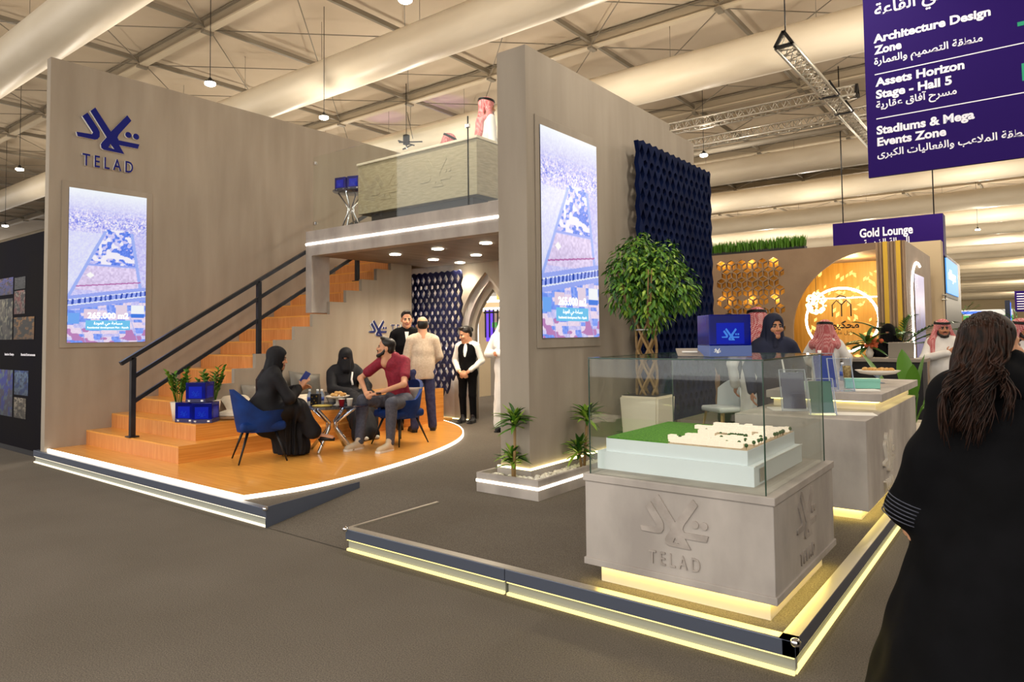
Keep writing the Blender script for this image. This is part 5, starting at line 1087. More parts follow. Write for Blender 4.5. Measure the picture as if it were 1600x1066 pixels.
def torso(S, pel, ch, nk, shl, shr, f, g=1., add=0., m=0, w=(.158, .138, .165)):
    """trunk from hips to shoulders, flattened along facing f"""
    pel, ch, nk, shl, shr = [V3(*q) for q in (pel, ch, nk, shl, shr)]; wa = pel*.45+ch*.55-V3(0, 0, .05)
    S.cone(pel, wa, w[0]*g+add, w[1]*g+add, m, .05, f, .68); S.cone(wa, ch, w[1]*g+add, w[2]*g+add, m, .05, f, .66)
    S.cone(shl*.82+shr*.18, shr*.82+shl*.18, .085*g+add, .085*g+add, m, .06, f, .8); S.cone(ch, nk, .13*g+add, .065+add, m, .05, f, .8)
def limb(S, a, b, c, r, m=0, k=.02): S.cone(a, b, r[0], r[1], m, k); S.cone(b, c, r[1], r[2], m, k)
def folds(ax, amp, n, ph=0., z0=9., z1=0.):
    """soft vertical cloth folds about an axis, growing from height z0 down to z1"""
    def f(G):
        x, y, z = G[..., 0]-ax[0], G[..., 1]-ax[1], G[..., 2]; t = np.arctan2(y, x); w = np.clip((z0-z)/max(z0-z1, 1e-3), 0, 1)
        return amp*w*(np.sin(n*t+ph+2.2*np.sin(z*2.1+ph))+.5*np.sin((2*n+1)*t-z*3+ph))+amp*.35*np.sin(z*23+3*np.sin(t*2)+ph)*np.sin(t*3+z*4)
    return f
def person(loc, rot, label, group=None): return thing('person', label, 'person', loc, rot, group)
def shoe(t, heel, toe, col, h=.007, sole='paper_white', w=.042, top=.075):
    S = Sdf(.02); a, b = V3(*heel), V3(*toe); d = b-a; d[2] = 0; u = d/np.linalg.norm(d)
    S.cone(a+V3(0, 0, w), a+u*.02+V3(0, 0, top+.05), w*.95, w*1.05); S.cone(a+V3(0, 0, w*.9), b-u*.05+V3(0, 0, w*.8), w, w*.95, 0, .03); S.cone(a+u*.05+V3(0, 0, top), b-u*.09+V3(0, 0, w), w*.85, w*.8, 0, .03)
    o = S.put('shoe', h, col, t)
    m = MB(); n = np.array([-u[1], u[0], 0]); pts = [(a-u*.042, .03), (a, .045), (a*.5+b*.5, .042), (b-u*.06, .05), (b-u*.015, .04), (b, .012)]
    m.prism([tuple((p+n*k)[:2]) for p, k in [(q, -w_) for q, w_ in pts]]+[tuple((p+n*k)[:2]) for p, k in pts[::-1]], a[2]+.001, a[2]+.026); m.build('sole', sole, o)
def hair_cap(t, c, R, col='hair_black', h=.007, style='short', sc=1.06):
    P = lambda x, y, z: V3(*c)+R@V3(x, y, z)*sc
    S = Sdf(.015); S.ell(P(0, .022, .058), V3(.084, .098, .080)*sc, R); S.ell(P(0, .06, .0), V3(.074, .056, .080)*sc, R)
    if style == 'quiff': S.ell(P(0, -.045, .118), V3(.058, .045, .028)*sc, R)
    S.cut(P(0, -.105, -.02), V3(.075, .085, .088)*sc, R)
    for x in (-1, 1): S.cut(P(x*.085, .01, -.045), V3(.03, .04, .05)*sc, R)
    return S.put('hair', h, col, t)
def beard(t, c, R, col='hair_black', h=.006, full=1.):
    P = lambda x, y, z: V3(*c)+R@V3(x, y, z)*1.06; S = Sdf(.012)
    for x in (-1, 1): S.path([P(x*.070, -.005, -.02), P(x*.064, -.025, -.07), P(x*.034, -.064, -.104), P(0, -.078, -.110)], [.012, .020, .024, .026*full]); S.cone(P(x*.030, -.086, -.056), P(0, -.099, -.047), .007, .007)
    S.cut(P(0, -.105, -.066), (.021, .03, .011), R); return S.put('beard', h, col, t)
def ghutra(t, c, R, col='ghutra', h=.009, drop=.34, back=(0, .10), front=True, wid=.17, agal=True):
    """head cloth with two black cords, draped on the shoulders"""
    P = lambda x, y, z: V3(*c)+R@V3(x, y, z)*1.06; S = Sdf(.03)
    S.ell(P(0, .015, .055), (.102, .119, .098), R)
    for x in (-1, 1): S.cone(P(x*.078, .01, .02), V3(*P(x*wid*.9, .02, -.20)), .036, .055, 0, .05); S.cone(P(x*wid*.85, .0, -.18), P(x*wid*.8, -.03, -drop), .05, .045, 0, .04)
    S.cone(P(0, .075, .03), P(0, .12, -drop*1.05), .075, .12, 0, .06, R@V3(0, 1, 0), .5); S.cone(P(-wid*.8, .07, -.2), P(wid*.8, .07, -.2), .06, .06, 0, .05)
    if front: S.cut(P(0, -.125, -.045), (.070, .115, .105), R); S.cut(P(0, -.20, -.2), (.085, .15, .15), R)
    S.disp = folds(P(0, .03, 0)[:2], .010, 9, 1.3, c[2]+.05, c[2]-.3); o = S.put('headcloth', h, col, t)
    if agal:
        m = MB()
        for dz, r in ((.082, 1.), (.098, .97)):
            pts = [tuple(P(.100*r*math.cos(a), .014+.116*r*math.sin(a), dz+.012*math.sin(a))) for a in np.linspace(0, 2*PI, 33)]; m.tube(pts, .010, 8, cap=False)
        m.build('head_cord', 'shoe_black', t)
def std_body(S, c, R, pel, ch, nk, shl, shr, ell, elr, wrl, wrr, f, legs=None, brow=4, hands=((0, 0, -1), (0, 0, -1)), hn=None, curl=.6, g=.84, hs=1.06):
    head(S, c, R, hs, brow=brow); S.cone(V3(*nk)-V3(0, 0, .03), V3(*c)+R@V3(0, .02, -.09), .062, .054, 0, .03); torso(S, pel, ch, nk, shl, shr, f, g)
    limb(S, shl, ell, wrl, (.046, .040, .027)); limb(S, shr, elr, wrr, (.046, .040, .027))
    hn = hn or ((1, 0, 0), (-1, 0, 0))
    hand(S, wrl, hands[0], hn[0], curl, 1); hand(S, wrr, hands[1], hn[1], curl, -1)
    if legs:
        for hp, kn, an in legs: limb(S, hp, kn, an, (.066, .050, .036))
FU = (0, 1, 0)
# ------------------------------------------------------------------ 1 man in the dark red polo shirt, seated
def polo_man():
    t = person((-6.95, 6.56, .2), 0, 'bearded man in dark red polo shirt sitting with clasped hands, looking to the left')
    L = lambda x, y, z: (x+6.95, y-6.56, z-.2)
    c = L(-7.05, 6.40, 1.495); R = Rz(toward(-.72, -.69)) @ Rx(-.16); S = Sdf(.02)
    pel = L(-6.95, 6.60, .78); ch = L(-6.98, 6.53, 1.16); nk = L(-7.0, 6.47, 1.37); shl = L(-6.83, 6.56, 1.31); shr = L(-7.17, 6.42, 1.31)
    ell = L(-6.66, 6.36, 1.02); elr = L(-7.42, 6.27, 1.08); wrl = L(-6.90, 6.10, .905); wrr = L(-7.09, 6.08, .915)
    kl, kr = L(-6.62, 6.10, .79), L(-7.14, 6.08, .81); al, ar = L(-6.60, 6.06, .28), L(-7.03, 5.92, .28); hl, hr = L(-6.85, 6.55, .76), L(-7.06, 6.52, .76)
    std_body(S, c, R, pel, ch, nk, shl, shr, ell, elr, wrl, wrr, FU, [(hl, kl, al), (hr, kr, ar)], hands=((-.9, -.3, -.15), (.8, -.45, -.15)), hn=((.1, -.3, .9), (-.1, -.5, .9)), curl=.9)
    S.put('body', .006, ['skin']+FACE, t); hair_cap(t, c, R, style='quiff'); beard(t, c, R)
    S = Sdf(.02); torso(S, pel, ch, nk, shl, shr, FU, .98, .012); mid = lambda a, b, k: V3(*a)*(1-k)+V3(*b)*k
    for a, b in ((shl, ell), (shr, elr)): S.cone(a, mid(a, b, .62), .064, .066, 0, .03)
    S.disp = folds((0, 0), .006, 5, .4, 3, 0); S.cone(V3(*nk)-V3(0, 0, .09), V3(*nk)+V3(0, .01, .005), .11, .074, 0, .03); o = S.put('polo_shirt', .007, 'maroon', t)
    S = Sdf(.01); S.path([V3(*nk)+V3(*q) for q in ((-.02, -.085, -.045), (-.075, -.03, .01), (-.05, .05, .035), (.04, .06, .035), (.075, -.0, .01), (.0, -.085, -.045))], [.012]*6); S.put('collar', .006, 'maroon', o)
    S = Sdf(.03); S.cone(V3(*hl), V3(*hr), .14, .14, 0, .04, FU, .85); limb(S, hl, kl, V3(*al)+V3(0, 0, .02), (.098, .080, .058)); limb(S, hr, kr, V3(*ar)+V3(0, 0, .02), (.098, .080, .058)); S.disp = folds((0, -.3), .005, 6, .2, 2, 0); S.put('trousers', .007, 'slate_cloth', t)
    shoe(t, L(-6.60, 6.06, .2), L(-6.56, 5.80, .2), 'shoe_beige'); shoe(t, L(-7.03, 5.93, .2), L(-7.02, 5.67, .2), 'shoe_beige')
    MB().lathe([(.033, -.014), (.036, -.012), (.036, .012), (.033, .014)], tuple(V3(*wrl)+V3(.03, .01, .006)), 16).build('watch', 'black_metal', t)
polo_man()
# ------------------------------------------------------------------ women in black
def hijab(t, c, R, col, h=.008, face=True, cape=.0, veil=False, nm='headscarf'):
    P = lambda x, y, z: V3(*c)+R@V3(x, y, z)*1.06; S = Sdf(.03)
    S.ell(P(0, .018, .045), (.102, .122, .104), R); S.ell(P(0, .0, -.06), (.088, .10, .095), R); S.ell(P(0, .014, -.01), (.106, .11, .092), R); S.cone(P(0, .03, -.09), P(0, .03, -.20), .092, .12, 0, .05)
    if cape: S.cone(P(0, .05, -.16), P(0, .06, -.16-cape), .13, .20, 0, .06, R@V3(0, 1, 0), .6)
    if face: S.cut(P(0, -.118, -.012), (.064, .078, .096), R)
    if veil: S.cone(P(0, -.055, -.03), P(0, -.06, -.15), .072, .085, 0, .04); S.ell(P(0, -.035, .045), (.082, .085, .085), R); S.cut(P(0, -.118, .002), (.056, .05, .014), R)
    S.disp = folds(P(0, .0, 0)[:2], .006, 7, .5, c[2]+.1, c[2]-.2); return S.put(nm, h, col, t)
def woman_back():
    t = person((-7.42, 4.75, .2), 0, 'woman in black abaya sitting on a blue chair, back turned, holding a blue phone')
    L = lambda x, y, z: (x+7.42, y-4.75, z-.2); f = V3(.39, .92, 0); c = L(-7.37, 4.93, 1.40); R = Rz(toward(.62, .78)) @ Rx(.15)
    pel = L(-7.42, 4.78, .78); ch = L(-7.40, 4.84, 1.08); nk = L(-7.38, 4.88, 1.27); shl = L(-7.56, 4.95, 1.19); shr = L(-7.22, 4.80, 1.19)
    ell = L(-7.60, 5.10, .95); elr = L(-7.10, 4.92, .93); wrl = L(-7.36, 5.26, 1.0); wrr = L(-7.20, 5.14, 1.04)
    kl, kr = L(-7.42, 5.22, .76), L(-7.23, 5.12, .80); al, ar = L(-7.36, 5.22, .28), L(-7.13, 5.36, .44); hl, hr = L(-7.5, 4.86, .76), L(-7.30, 4.80, .76)
    S = Sdf(.02); std_body(S, c, R, pel, ch, nk, shl, shr, ell, elr, wrl, wrr, f, [(hl, kl, al), (hr, kr, ar)], hands=((.5, .3, .3), (.35, .4, .75)), hn=((-.3, .5, .8), (.4, -.8, .2)), curl=.7)
    a = V3(*ar); S.cone(a, a+V3(.14, .10, -.03), .034, .022, 0, .02); S.put('body', .006, ['skin']+FACE, t); hijab(t, c, R, 'abaya_cloth', .007, True, .10)
    S = Sdf(.03); torso(S, pel, ch, nk, shl, shr, f, 1.05, .03); limb(S, shl, ell, V3(*wrl)-V3(.02, .03, .0), (.068, .070, .06)); limb(S, shr, elr, V3(*wrr)-V3(.01, .03, .02), (.068, .070, .06))
    limb(S, hl, kl, V3(*al)+V3(0, 0, -.02), (.13, .11, .13), k=.08); limb(S, hr, kr, V3(*kr)+V3(.10, .16, -.30), (.13, .10, .09), k=.06); S.cone(L(-7.40, 4.95, .74), L(-7.38, 5.12, .30), .15, .17, 0, .1); S.cone(pel, V3(*pel)-V3(0, -.05, .1), .21, .2, 0, .08)
    S.disp = folds((.1, .35), .020, 8, .9, .95, .1); S.hem(.035); S.put('abaya', .008, 'abaya_cloth', t)
    m = MB(); random.seed(5)
    for i in range(26):
        x = random.uniform(-.05, .03); p = V3(*nk)+V3(-.045, -.105, .0)+V3(.92, -.39, 0)*x; m.tube([p, p+V3(-.028, -.066, -.12), p+V3(-.025+random.uniform(-.02, .02), -.06, -.27-.08*random.random())], [.007, .008, .003], 5)
    m.build('hair', 'hair_brown', t)
    m = MB().tube([a+V3(.03, .0, -.04), a+V3(.16, .12, -.055)], [.03, .022], 8).tube([a+V3(.0, .0, -.045), a+V3(.045, .03, -.14)], [.014, .004], 6); m.build('shoe', 'shoe_black', t)
    p = thing('phone', 'blue phone held up by the woman in black seen from behind', 'phone', (-7.165, 5.185, 1.165), .0); q = MB(); q.rbox(-.036, .036, -.005, .005, -.075, .075, .004); q.build('case', 'blue_leaflet', p); MB().rbox(-.030, -.012, .005, .008, .035, .065, .002).build('camera_bump', 'dark_paint', p); p.rotation_euler = (.35, .55, 1.0)
woman_back()
def niqab_woman():
    t = person((-8.36, 6.78, .2), 0, 'woman in black abaya and face veil sitting on the bench behind the glass table')
    L = lambda x, y, z: (x+8.36, y-6.78, z-.2); f = V3(.95, -.3, 0); c = L(-8.34, 6.76, 1.345); R = Rz(toward(.75, -.66)) @ Rx(.12)
    pel = L(-8.42, 6.80, .74); ch = L(-8.40, 6.78, 1.0); nk = L(-8.37, 6.77, 1.20); shl = L(-8.33, 6.99, 1.12); shr = L(-8.45, 6.58, 1.12); ell = L(-8.16, 7.02, .90); elr = L(-8.30, 6.48, .88); wrl = L(-7.95, 6.86, .86); wrr = L(-8.06, 6.62, .84)
    kl, kr = L(-7.90, 6.82, .74), L(-7.96, 6.58, .74); al, ar = L(-7.62, 6.62, .28), L(-7.60, 6.42, .28); hl, hr = L(-8.36, 6.9, .72), L(-8.4, 6.7, .72)
    S = Sdf(.02); std_body(S, c, R, pel, ch, nk, shl, shr, ell, elr, wrl, wrr, f, [(hl, kl, al), (hr, kr, ar)], hands=((.6, -.6, -.2), (.6, .5, -.2)), hn=((.2, 0, 1), (.2, 0, 1)), curl=.8); S.put('body', .006, ['skin_warm']+FACE, t)
    hijab(t, c, R, 'abaya_cloth', .007, False, .22, True)
    S = Sdf(.03); torso(S, pel, ch, nk, shl, shr, f, 1.12, .035); limb(S, shl, ell, V3(*wrl)-V3(.03, 0, 0), (.075, .075, .06)); limb(S, shr, elr, V3(*wrr)-V3(.03, 0, 0), (.075, .075, .06)); S.cone(pel, V3(*pel)-V3(-.05, 0, .02), .22, .2, 0, .08)
    for h_, k_, a_ in ((hl, kl, al), (hr, kr, ar)): limb(S, h_, k_, V3(*a_)+V3(.0, 0, -.02), (.13, .115, .12), k=.07)
    S.cone(L(-7.9, 6.7, .66), L(-7.62, 6.52, .30), .14, .15, 0, .08); S.disp = folds((.5, -.15), .016, 8, .3, .75, .1); S.hem(.04); S.put('abaya', .008, 'abaya_cloth', t)
    MB().tube([L(-8.13, 6.72, 1.13), L(-8.13, 6.70, 1.02), L(-8.10, 6.70, .94)], [.012, .014, .016], 6).build('lanyard', 'white_cloth', t)
    for s_, y in ((-.05, 6.42), (.05, 6.62)): MB().ball(L(-7.52, y, .235), (.09, .045, .032), 0, 10, 6).build('shoe', 'paper_white', t)
niqab_woman()
# ------------------------------------------------------------------ standing figures
def stand(x, y, z, H, fx, fy): 
    """frame helper: local front is -Y; returns joint positions for a standing adult of height H"""
    k = H/1.75; return dict(pel=(0, 0, .95*k), ch=(0, 0, 1.24*k), nk=(0, .01, 1.47*k), shl=(.185*k, .01, 1.41*k), shr=(-.185*k, .01, 1.41*k), c=(0, -.01, 1.635*k), hl=(.09*k, 0, .92*k), hr=(-.09*k, 0, .92*k), kl=(.10*k, -.01, .50*k), kr=(-.10*k, -.01, .50*k), al=(.10*k, .03, .085), ar=(-.10*k, .03, .085)), k
def suit_man():
    t = person((-7.52, 7.58, .2), toward(-.78, .62), 'balding man in beige blazer and jeans standing with his back to the camera'); J, k = stand(0, 0, 0, 1.73, 0, 0); R = Rx(.05)
    ell, elr = (.25, .0, 1.13), (-.26, -.02, 1.14); wrl, wrr = (.16, -.20, 1.02), (-.16, -.20, 1.02); al, ar = (.14, .10, .085), (-.15, -.02, .085); kl, kr = (.12, .03, .49), (-.12, -.02, .49)
    S = Sdf(.02); std_body(S, J['c'], R, J['pel'], J['ch'], J['nk'], J['shl'], J['shr'], ell, elr, wrl, wrr, FU, [(J['hl'], kl, al), (J['hr'], kr, ar)], hands=((-.7, -.4, 0), (.7, -.4, 0)), hn=((0, -.7, .6), (0, -.7, .6))); S.put('body', .008, ['skin']+FACE, t)
    P = V3(*J['c']); S = Sdf(.02); S.ell(P+V3(0, .025, .035), (.084, .094, .075)); S.ell(P+V3(0, .05, .0), (.078, .064, .07)); S.cut(P+V3(0, .01, .125), (.062, .075, .05)); S.cut(P+V3(0, -.11, -.01), (.09, .10, .10)); S.put('hair', .008, 'hair_black', t)
    S = Sdf(.03); torso(S, (0, .01, .98), J['ch'], J['nk'], J['shl'], J['shr'], FU, .98, .018, w=(.158, .150, .168)); limb(S, J['shl'], ell, V3(*wrl)-V3(.02, -.03, 0), (.072, .062, .05)); limb(S, J['shr'], elr, V3(*wrr)-V3(-.02, -.03, 0), (.072, .062, .05)); S.cone((0, .01, 1.0), (0, .01, .86), .178, .185, 0, .05, FU, .68); S.cone(V3(*J['nk'])+V3(-.04, .02, -.01), V3(*J['nk'])+V3(.04, .02, -.01), .055, .055, 0, .02); S.disp = folds((0, 0), .005, 5, 1, 1.6, .8); S.hem(.80); S.put('blazer', .008, 'beige_cloth', t)
    S = Sdf(.03); S.cone(J['hl'], J['hr'], .115, .115, 0, .04); limb(S, J['hl'], kl, V3(*al), (.094, .075, .062)); limb(S, J['hr'], kr, V3(*ar), (.094, .075, .062)); S.disp = folds((0, 0), .005, 5, 2, 1, 0); S.put('jeans', .008, 'denim', t)
    shoe(t, (al[0], al[1], 0), (al[0]+.05, al[1]-.26, 0), 'shoe_black', sole='shoe_black'); shoe(t, (ar[0], ar[1], 0), (ar[0]-.05, ar[1]-.26, 0), 'shoe_black', sole='shoe_black')
suit_man()
def suited_man():
    t = person((-7.97, 7.68, .2), toward(.72, -.69), 'dark-haired man in black suit half hidden behind the man in the beige blazer'); J, k = stand(0, 0, 0, 1.84, 0, 0); R = Rz(.1)@Rx(.1)
    ell, elr = (.28, .02, 1.18), (-.28, .02, 1.18); wrl, wrr = (.27, -.08, .96), (-.27, -.08, .96)
    S = Sdf(.02); std_body(S, J['c'], R, J['pel'], J['ch'], J['nk'], J['shl'], J['shr'], ell, elr, wrl, wrr, FU, [(J['hl'], J['kl'], J['al']), (J['hr'], J['kr'], J['ar'])], hands=((0, -.2, -1), (0, -.2, -1))); S.put('body', .007, ['skin']+FACE, t); hair_cap(t, J['c'], R, style='quiff')
    S = Sdf(.03); torso(S, (0, .01, 1.0), J['ch'], J['nk'], J['shl'], J['shr'], FU, 1.04, .022); limb(S, J['shl'], ell, wrl, (.070, .06, .045)); limb(S, J['shr'], elr, wrr, (.070, .06, .045)); S.cone((0, 0, 1.02), (0, 0, .88), .172, .178, 0, .05, FU, .68); S.hem(.84); o = S.put('jacket', .009, 'black_cloth', t)
    m = MB(); z = 1.24*k; m.add([(-.032, -.095, 1.45*k), (.032, -.095, 1.45*k), (0, -.137, z)], [(0, 2, 1)]); m.build('shirt_front', 'white_cloth', o)
    S = Sdf(.03); S.cone(J['hl'], J['hr'], .11, .11, 0, .04)
    for s in 'lr': limb(S, J['h'+s], J['k'+s], J['a'+s], (.09, .07, .055))
    S.put('trousers', .009, 'black_cloth', t)
    for s in 'lr': shoe(t, (J['a'+s][0], .03, 0), (J['a'+s][0], -.23, 0), 'shoe_black', sole='shoe_black')
suited_man()
def server():
    t = person((-7.83, 8.98, zp), toward(.30, -.95), 'woman server in white shirt and black waistcoat standing with clasped hands'); J, k = stand(0, 0, 0, 1.63, 0, 0); R = Rz(-.75)@Rx(.28)
    ell, elr = (.25, .04, 1.06), (-.25, .04, 1.06); wrl, wrr = (.07, -.17, .87), (-.07, -.17, .87); c = V3(*J['c'])+V3(-.02, -.02, -.01)
    S = Sdf(.02); std_body(S, c, R, J['pel'], J['ch'], J['nk'], J['shl'], J['shr'], ell, elr, wrl, wrr, FU, [(J['hl'], J['kl'], J['al']), (J['hr'], J['kr'], J['ar'])], hands=((-.8, -.2, -.5), (.8, -.2, -.5)), hn=((.2, -1, .2), (-.2, -1, .2)), g=.78); S.put('body', .007, ['skin']+FACE, t)
    o = hair_cap(t, c, R, style='quiff'); S = Sdf(.02); S.ell(c+R@V3(0, .12, .05), (.045, .045, .05)); S.put('bun', .007, 'hair_black', o)
    S = Sdf(.03); torso(S, J['pel'], J['ch'], J['nk'], J['shl'], J['shr'], FU, .90, .012, w=(.14, .125, .15)); limb(S, J['shl'], ell, V3(*wrl)+V3(.05, .04, .04), (.060, .052, .042)); limb(S, J['shr'], elr, V3(*wrr)+V3(-.05, .04, .04), (.060, .052, .042)); S.disp = folds((0, 0), .004, 6, 1, 2, .6); o = S.put('shirt', .007, 'white_cloth', t)
    S = Sdf(.01); S.path([V3(*J['nk'])+V3(*q) for q in ((0, -.075, -.05), (-.065, -.02, .0), (-.03, .055, .02), (.03, .055, .02), (.065, -.02, 0), (0, -.075, -.05))], [.012]*6); S.put('collar', .006, 'white_cloth', o)
    S = Sdf(.02); torso(S, J['pel'], J['ch'], V3(*J['nk'])-V3(0, 0, .05), V3(*J['shl'])*V3(.78, 1, .985), V3(*J['shr'])*V3(.78, 1, .985), FU, .92, .022, w=(.142, .128, .152)); S.cut((0, -.16, 1.40*k), (.055, .10, .16)); S.cut((0, -.16, 1.30*k), (.03, .10, .10)); S.hem(.84); S.put('waistcoat', .007, 'black_cloth', t)
    S = Sdf(.03); S.cone(J['hl'], J['hr'], .105, .105, 0, .04)
    for s in 'lr': limb(S, J['h'+s], J['k'+s], V3(*J['a'+s]), (.088, .066, .052))
    S.put('trousers', .008, 'black_cloth', t)
    for s in 'lr': shoe(t, (J['a'+s][0], .03, 0), (J['a'+s][0], -.20, 0), 'shoe_black', sole='shoe_black')
server()
def thobe_man(loc, face, label, H=1.72, ell=(.29, .02, 1.12), elr=(-.29, .02, 1.12), wrl=(.26, -.08, .88), wrr=(-.26, -.08, .88), hy=0., hp=0., cloth='white_cloth', gh='ghutra', drop=.34, h=.010, hands=((0, -.2, -1), (0, -.2, -1)), lean=0., brd=True, ag=True, wid=.17, hn=None):
    """man in a long white robe and draped head cloth"""
    t = person(loc, toward(*face), label); J, k = stand(0, 0, 0, H, 0, 0); R = Rz(hy)@Rx(hp)
    for n in ('ch', 'nk', 'shl', 'shr', 'c'): J[n] = (J[n][0], J[n][1]-lean*(J[n][2]-.9), J[n][2]-abs(lean)*.1)
    S = Sdf(.02); std_body(S, J['c'], R, J['pel'], J['ch'], J['nk'], J['shl'], J['shr'], ell, elr, wrl, wrr, FU, [(J['hl'], J['kl'], J['al']), (J['hr'], J['kr'], J['ar'])], hands=hands, hn=hn); S.put('body', h*.8, ['skin_warm']+FACE, t)
    if brd: beard(t, J['c'], R, h=h*.8)
    S = Sdf(.03); torso(S, J['pel'], J['ch'], J['nk'], J['shl'], J['shr'], FU, 1.02, .02); limb(S, J['shl'], ell, wrl, (.07, .062, .056)); limb(S, J['shr'], elr, wrr, (.07, .062, .056)); S.cone((0, 0, .98*k), (0, .01, .16), .175, .235, 0, .06, FU, .75); S.disp = folds((0, 0), .012, 6, 2.1, 1.2*k, .1); S.hem(.07); S.put('robe', h, cloth, t)
    ghutra(t, J['c'], R, gh, h, drop, wid=wid, agal=ag)
    for s in 'lr': shoe(t, (J['a'+s][0], .04, 0), (J['a'+s][0], -.22, 0), 'shoe_black', sole='shoe_black')
    return t
thobe_man((-6.62, 8.52, zp), (.3, -.95), 'man in white robe mostly hidden by the left side of the screen pillar', 1.80, (.27, -.04, 1.16), (-.30, -.02, 1.20), (.02, -.26, 1.20), (-.02, -.24, 1.22), hands=((-1, 0, .1), (1, 0, .1)), gh='white_cloth', hn=((0, -1, .1), (0, -1, .1)))
thobe_man((-6.42, 7.85, ZT), (.5, .85), 'man in white robe and red checked head cloth standing on the upper deck', 1.84)
thobe_man((-7.68, 8.2, ZT), (.8, .3), 'man on the upper deck whose red checked head cloth just shows above the counter', 1.60, lean=.22, hp=.4)
thobe_man((-2.62, 8.16, zp), (-.35, .92), 'man in red checked head cloth between the large blue box and the navy-scarfed woman', 1.75, wid=.19, brd=False)
thobe_man((-2.50, 10.85, zp), (-.1, 1), 'man in white robe and red head cloth seen from behind before the gold arch', 1.62, drop=.26, brd=False, ell=(.30, -.05, 1.08), wrl=(.20, -.25, 1.0))
thobe_man((-1.20, 12.6, zp), (.15, -.98), 'bearded man in white robe and red head cloth at the end of the black desk', 1.62, (.28, .0, 1.08), (-.27, -.1, 1.06), (.26, -.1, .86), (.03, -.26, 1.14), hands=((0, -.2, -1), (.7, -.1, .5)), hy=.25, hn=((1, 0, 0), (0, -1, 0)))
thobe_man((-.18, 11.2, 0), (.5, -.85), 'man in red checked head cloth at the right edge behind the dark-haired woman', 1.76, hy=.4)
thobe_man((-8.0, 10.9, 0), (.4, -.9), 'small far man in red head cloth seen through the pointed arch behind the server', 1.62, h=.012)
def plain_person(loc, face, label, H, hd='hair', top='black_cloth', h=.010, cap=None, hy=0.):
    t = person(loc, toward(*face), label); J, k = stand(0, 0, 0, H, 0, 0); R = Rz(hy); ell, elr, wrl, wrr = (.27, .03, 1.1), (-.27, .03, 1.1), (.25, -.06, .86), (-.25, -.06, .86)
    S = Sdf(.02); std_body(S, J['c'], R, J['pel'], J['ch'], J['nk'], J['shl'], J['shr'], ell, elr, wrl, wrr, FU, [(J['hl'], J['kl'], J['al']), (J['hr'], J['kr'], J['ar'])]); S.put('body', h*.8, ['skin_warm']+FACE, t)
    S = Sdf(.03); torso(S, J['pel'], J['ch'], J['nk'], J['shl'], J['shr'], FU, 1.02, .02); limb(S, J['shl'], ell, wrl, (.07, .06, .05)); limb(S, J['shr'], elr, wrr, (.07, .06, .05)); S.cone((0, 0, .98*k), (0, .01, .14), .17, .22, 0, .06, FU, .75); S.disp = folds((0, 0), .010, 6, 1.1, 1.2*k, .1); S.hem(.05); S.put('robe' if hd != 'hair' else 'coat', h, top, t)
    if hd == 'hair': hair_cap(t, J['c'], R, h=h*.8)
    elif hd == 'veil': hijab(t, J['c'], R, top, h*.8, False, .2, True)
    elif hd == 'scarf': hijab(t, J['c'], R, top, h*.7, True, .25)
    if cap:
        hair_cap(t, J['c'], R, 'black_cloth', h=h*.8); m = MB()
        for i in range(10): a = -PI*.9+i*PI*.2*.9; m.rbox(.096*math.cos(a)-.012, .096*math.cos(a)+.012, J['c'][1]+.012+.112*math.sin(a)-.012, J['c'][1]+.012+.112*math.sin(a)+.012, J['c'][2]+.085, J['c'][2]+.112, .004)
        m.build('headband', 'white_cloth', t)
    return t, J, R
plain_person((-1.98, 12.75, zp), (.1, -1), 'woman in black face veil behind the black desk, left of the laptop', 1.57, 'veil')
plain_person((-4.2, 12.6, zp), (.9, -.3), 'small dark-haired man between the blue box and the nearest red head cloth', 1.66, 'hair', 'maroon')
plain_person((-3.9, 10.8, zp), (.3, .9), 'person with black and white headband hidden behind the large blue box', 1.77, 'hair', 'black_cloth', cap=True)
def navy_woman():
    t, J, R = plain_person((-2.30, 7.72, zp), (.42, -.9), 'smiling woman in navy headscarf standing behind the stone counter', 1.66, 'scarf', 'navy_cloth', .008, hy=.28)
    MB().tube([(.05, -.16, 1.20), (.07, -.17, 1.05), (.06, -.175, .95)], [.008, .010, .012], 6).build('lanyard', 'white_cloth', t)
    S = Sdf(.01); c = V3(*J['c']); P = lambda x, y, z: c+R@V3(x, y, z); S.ell(P(0, -.055, .072), (.052, .04, .024), R); S.put('hair', .006, 'hair_black', t)
navy_woman()
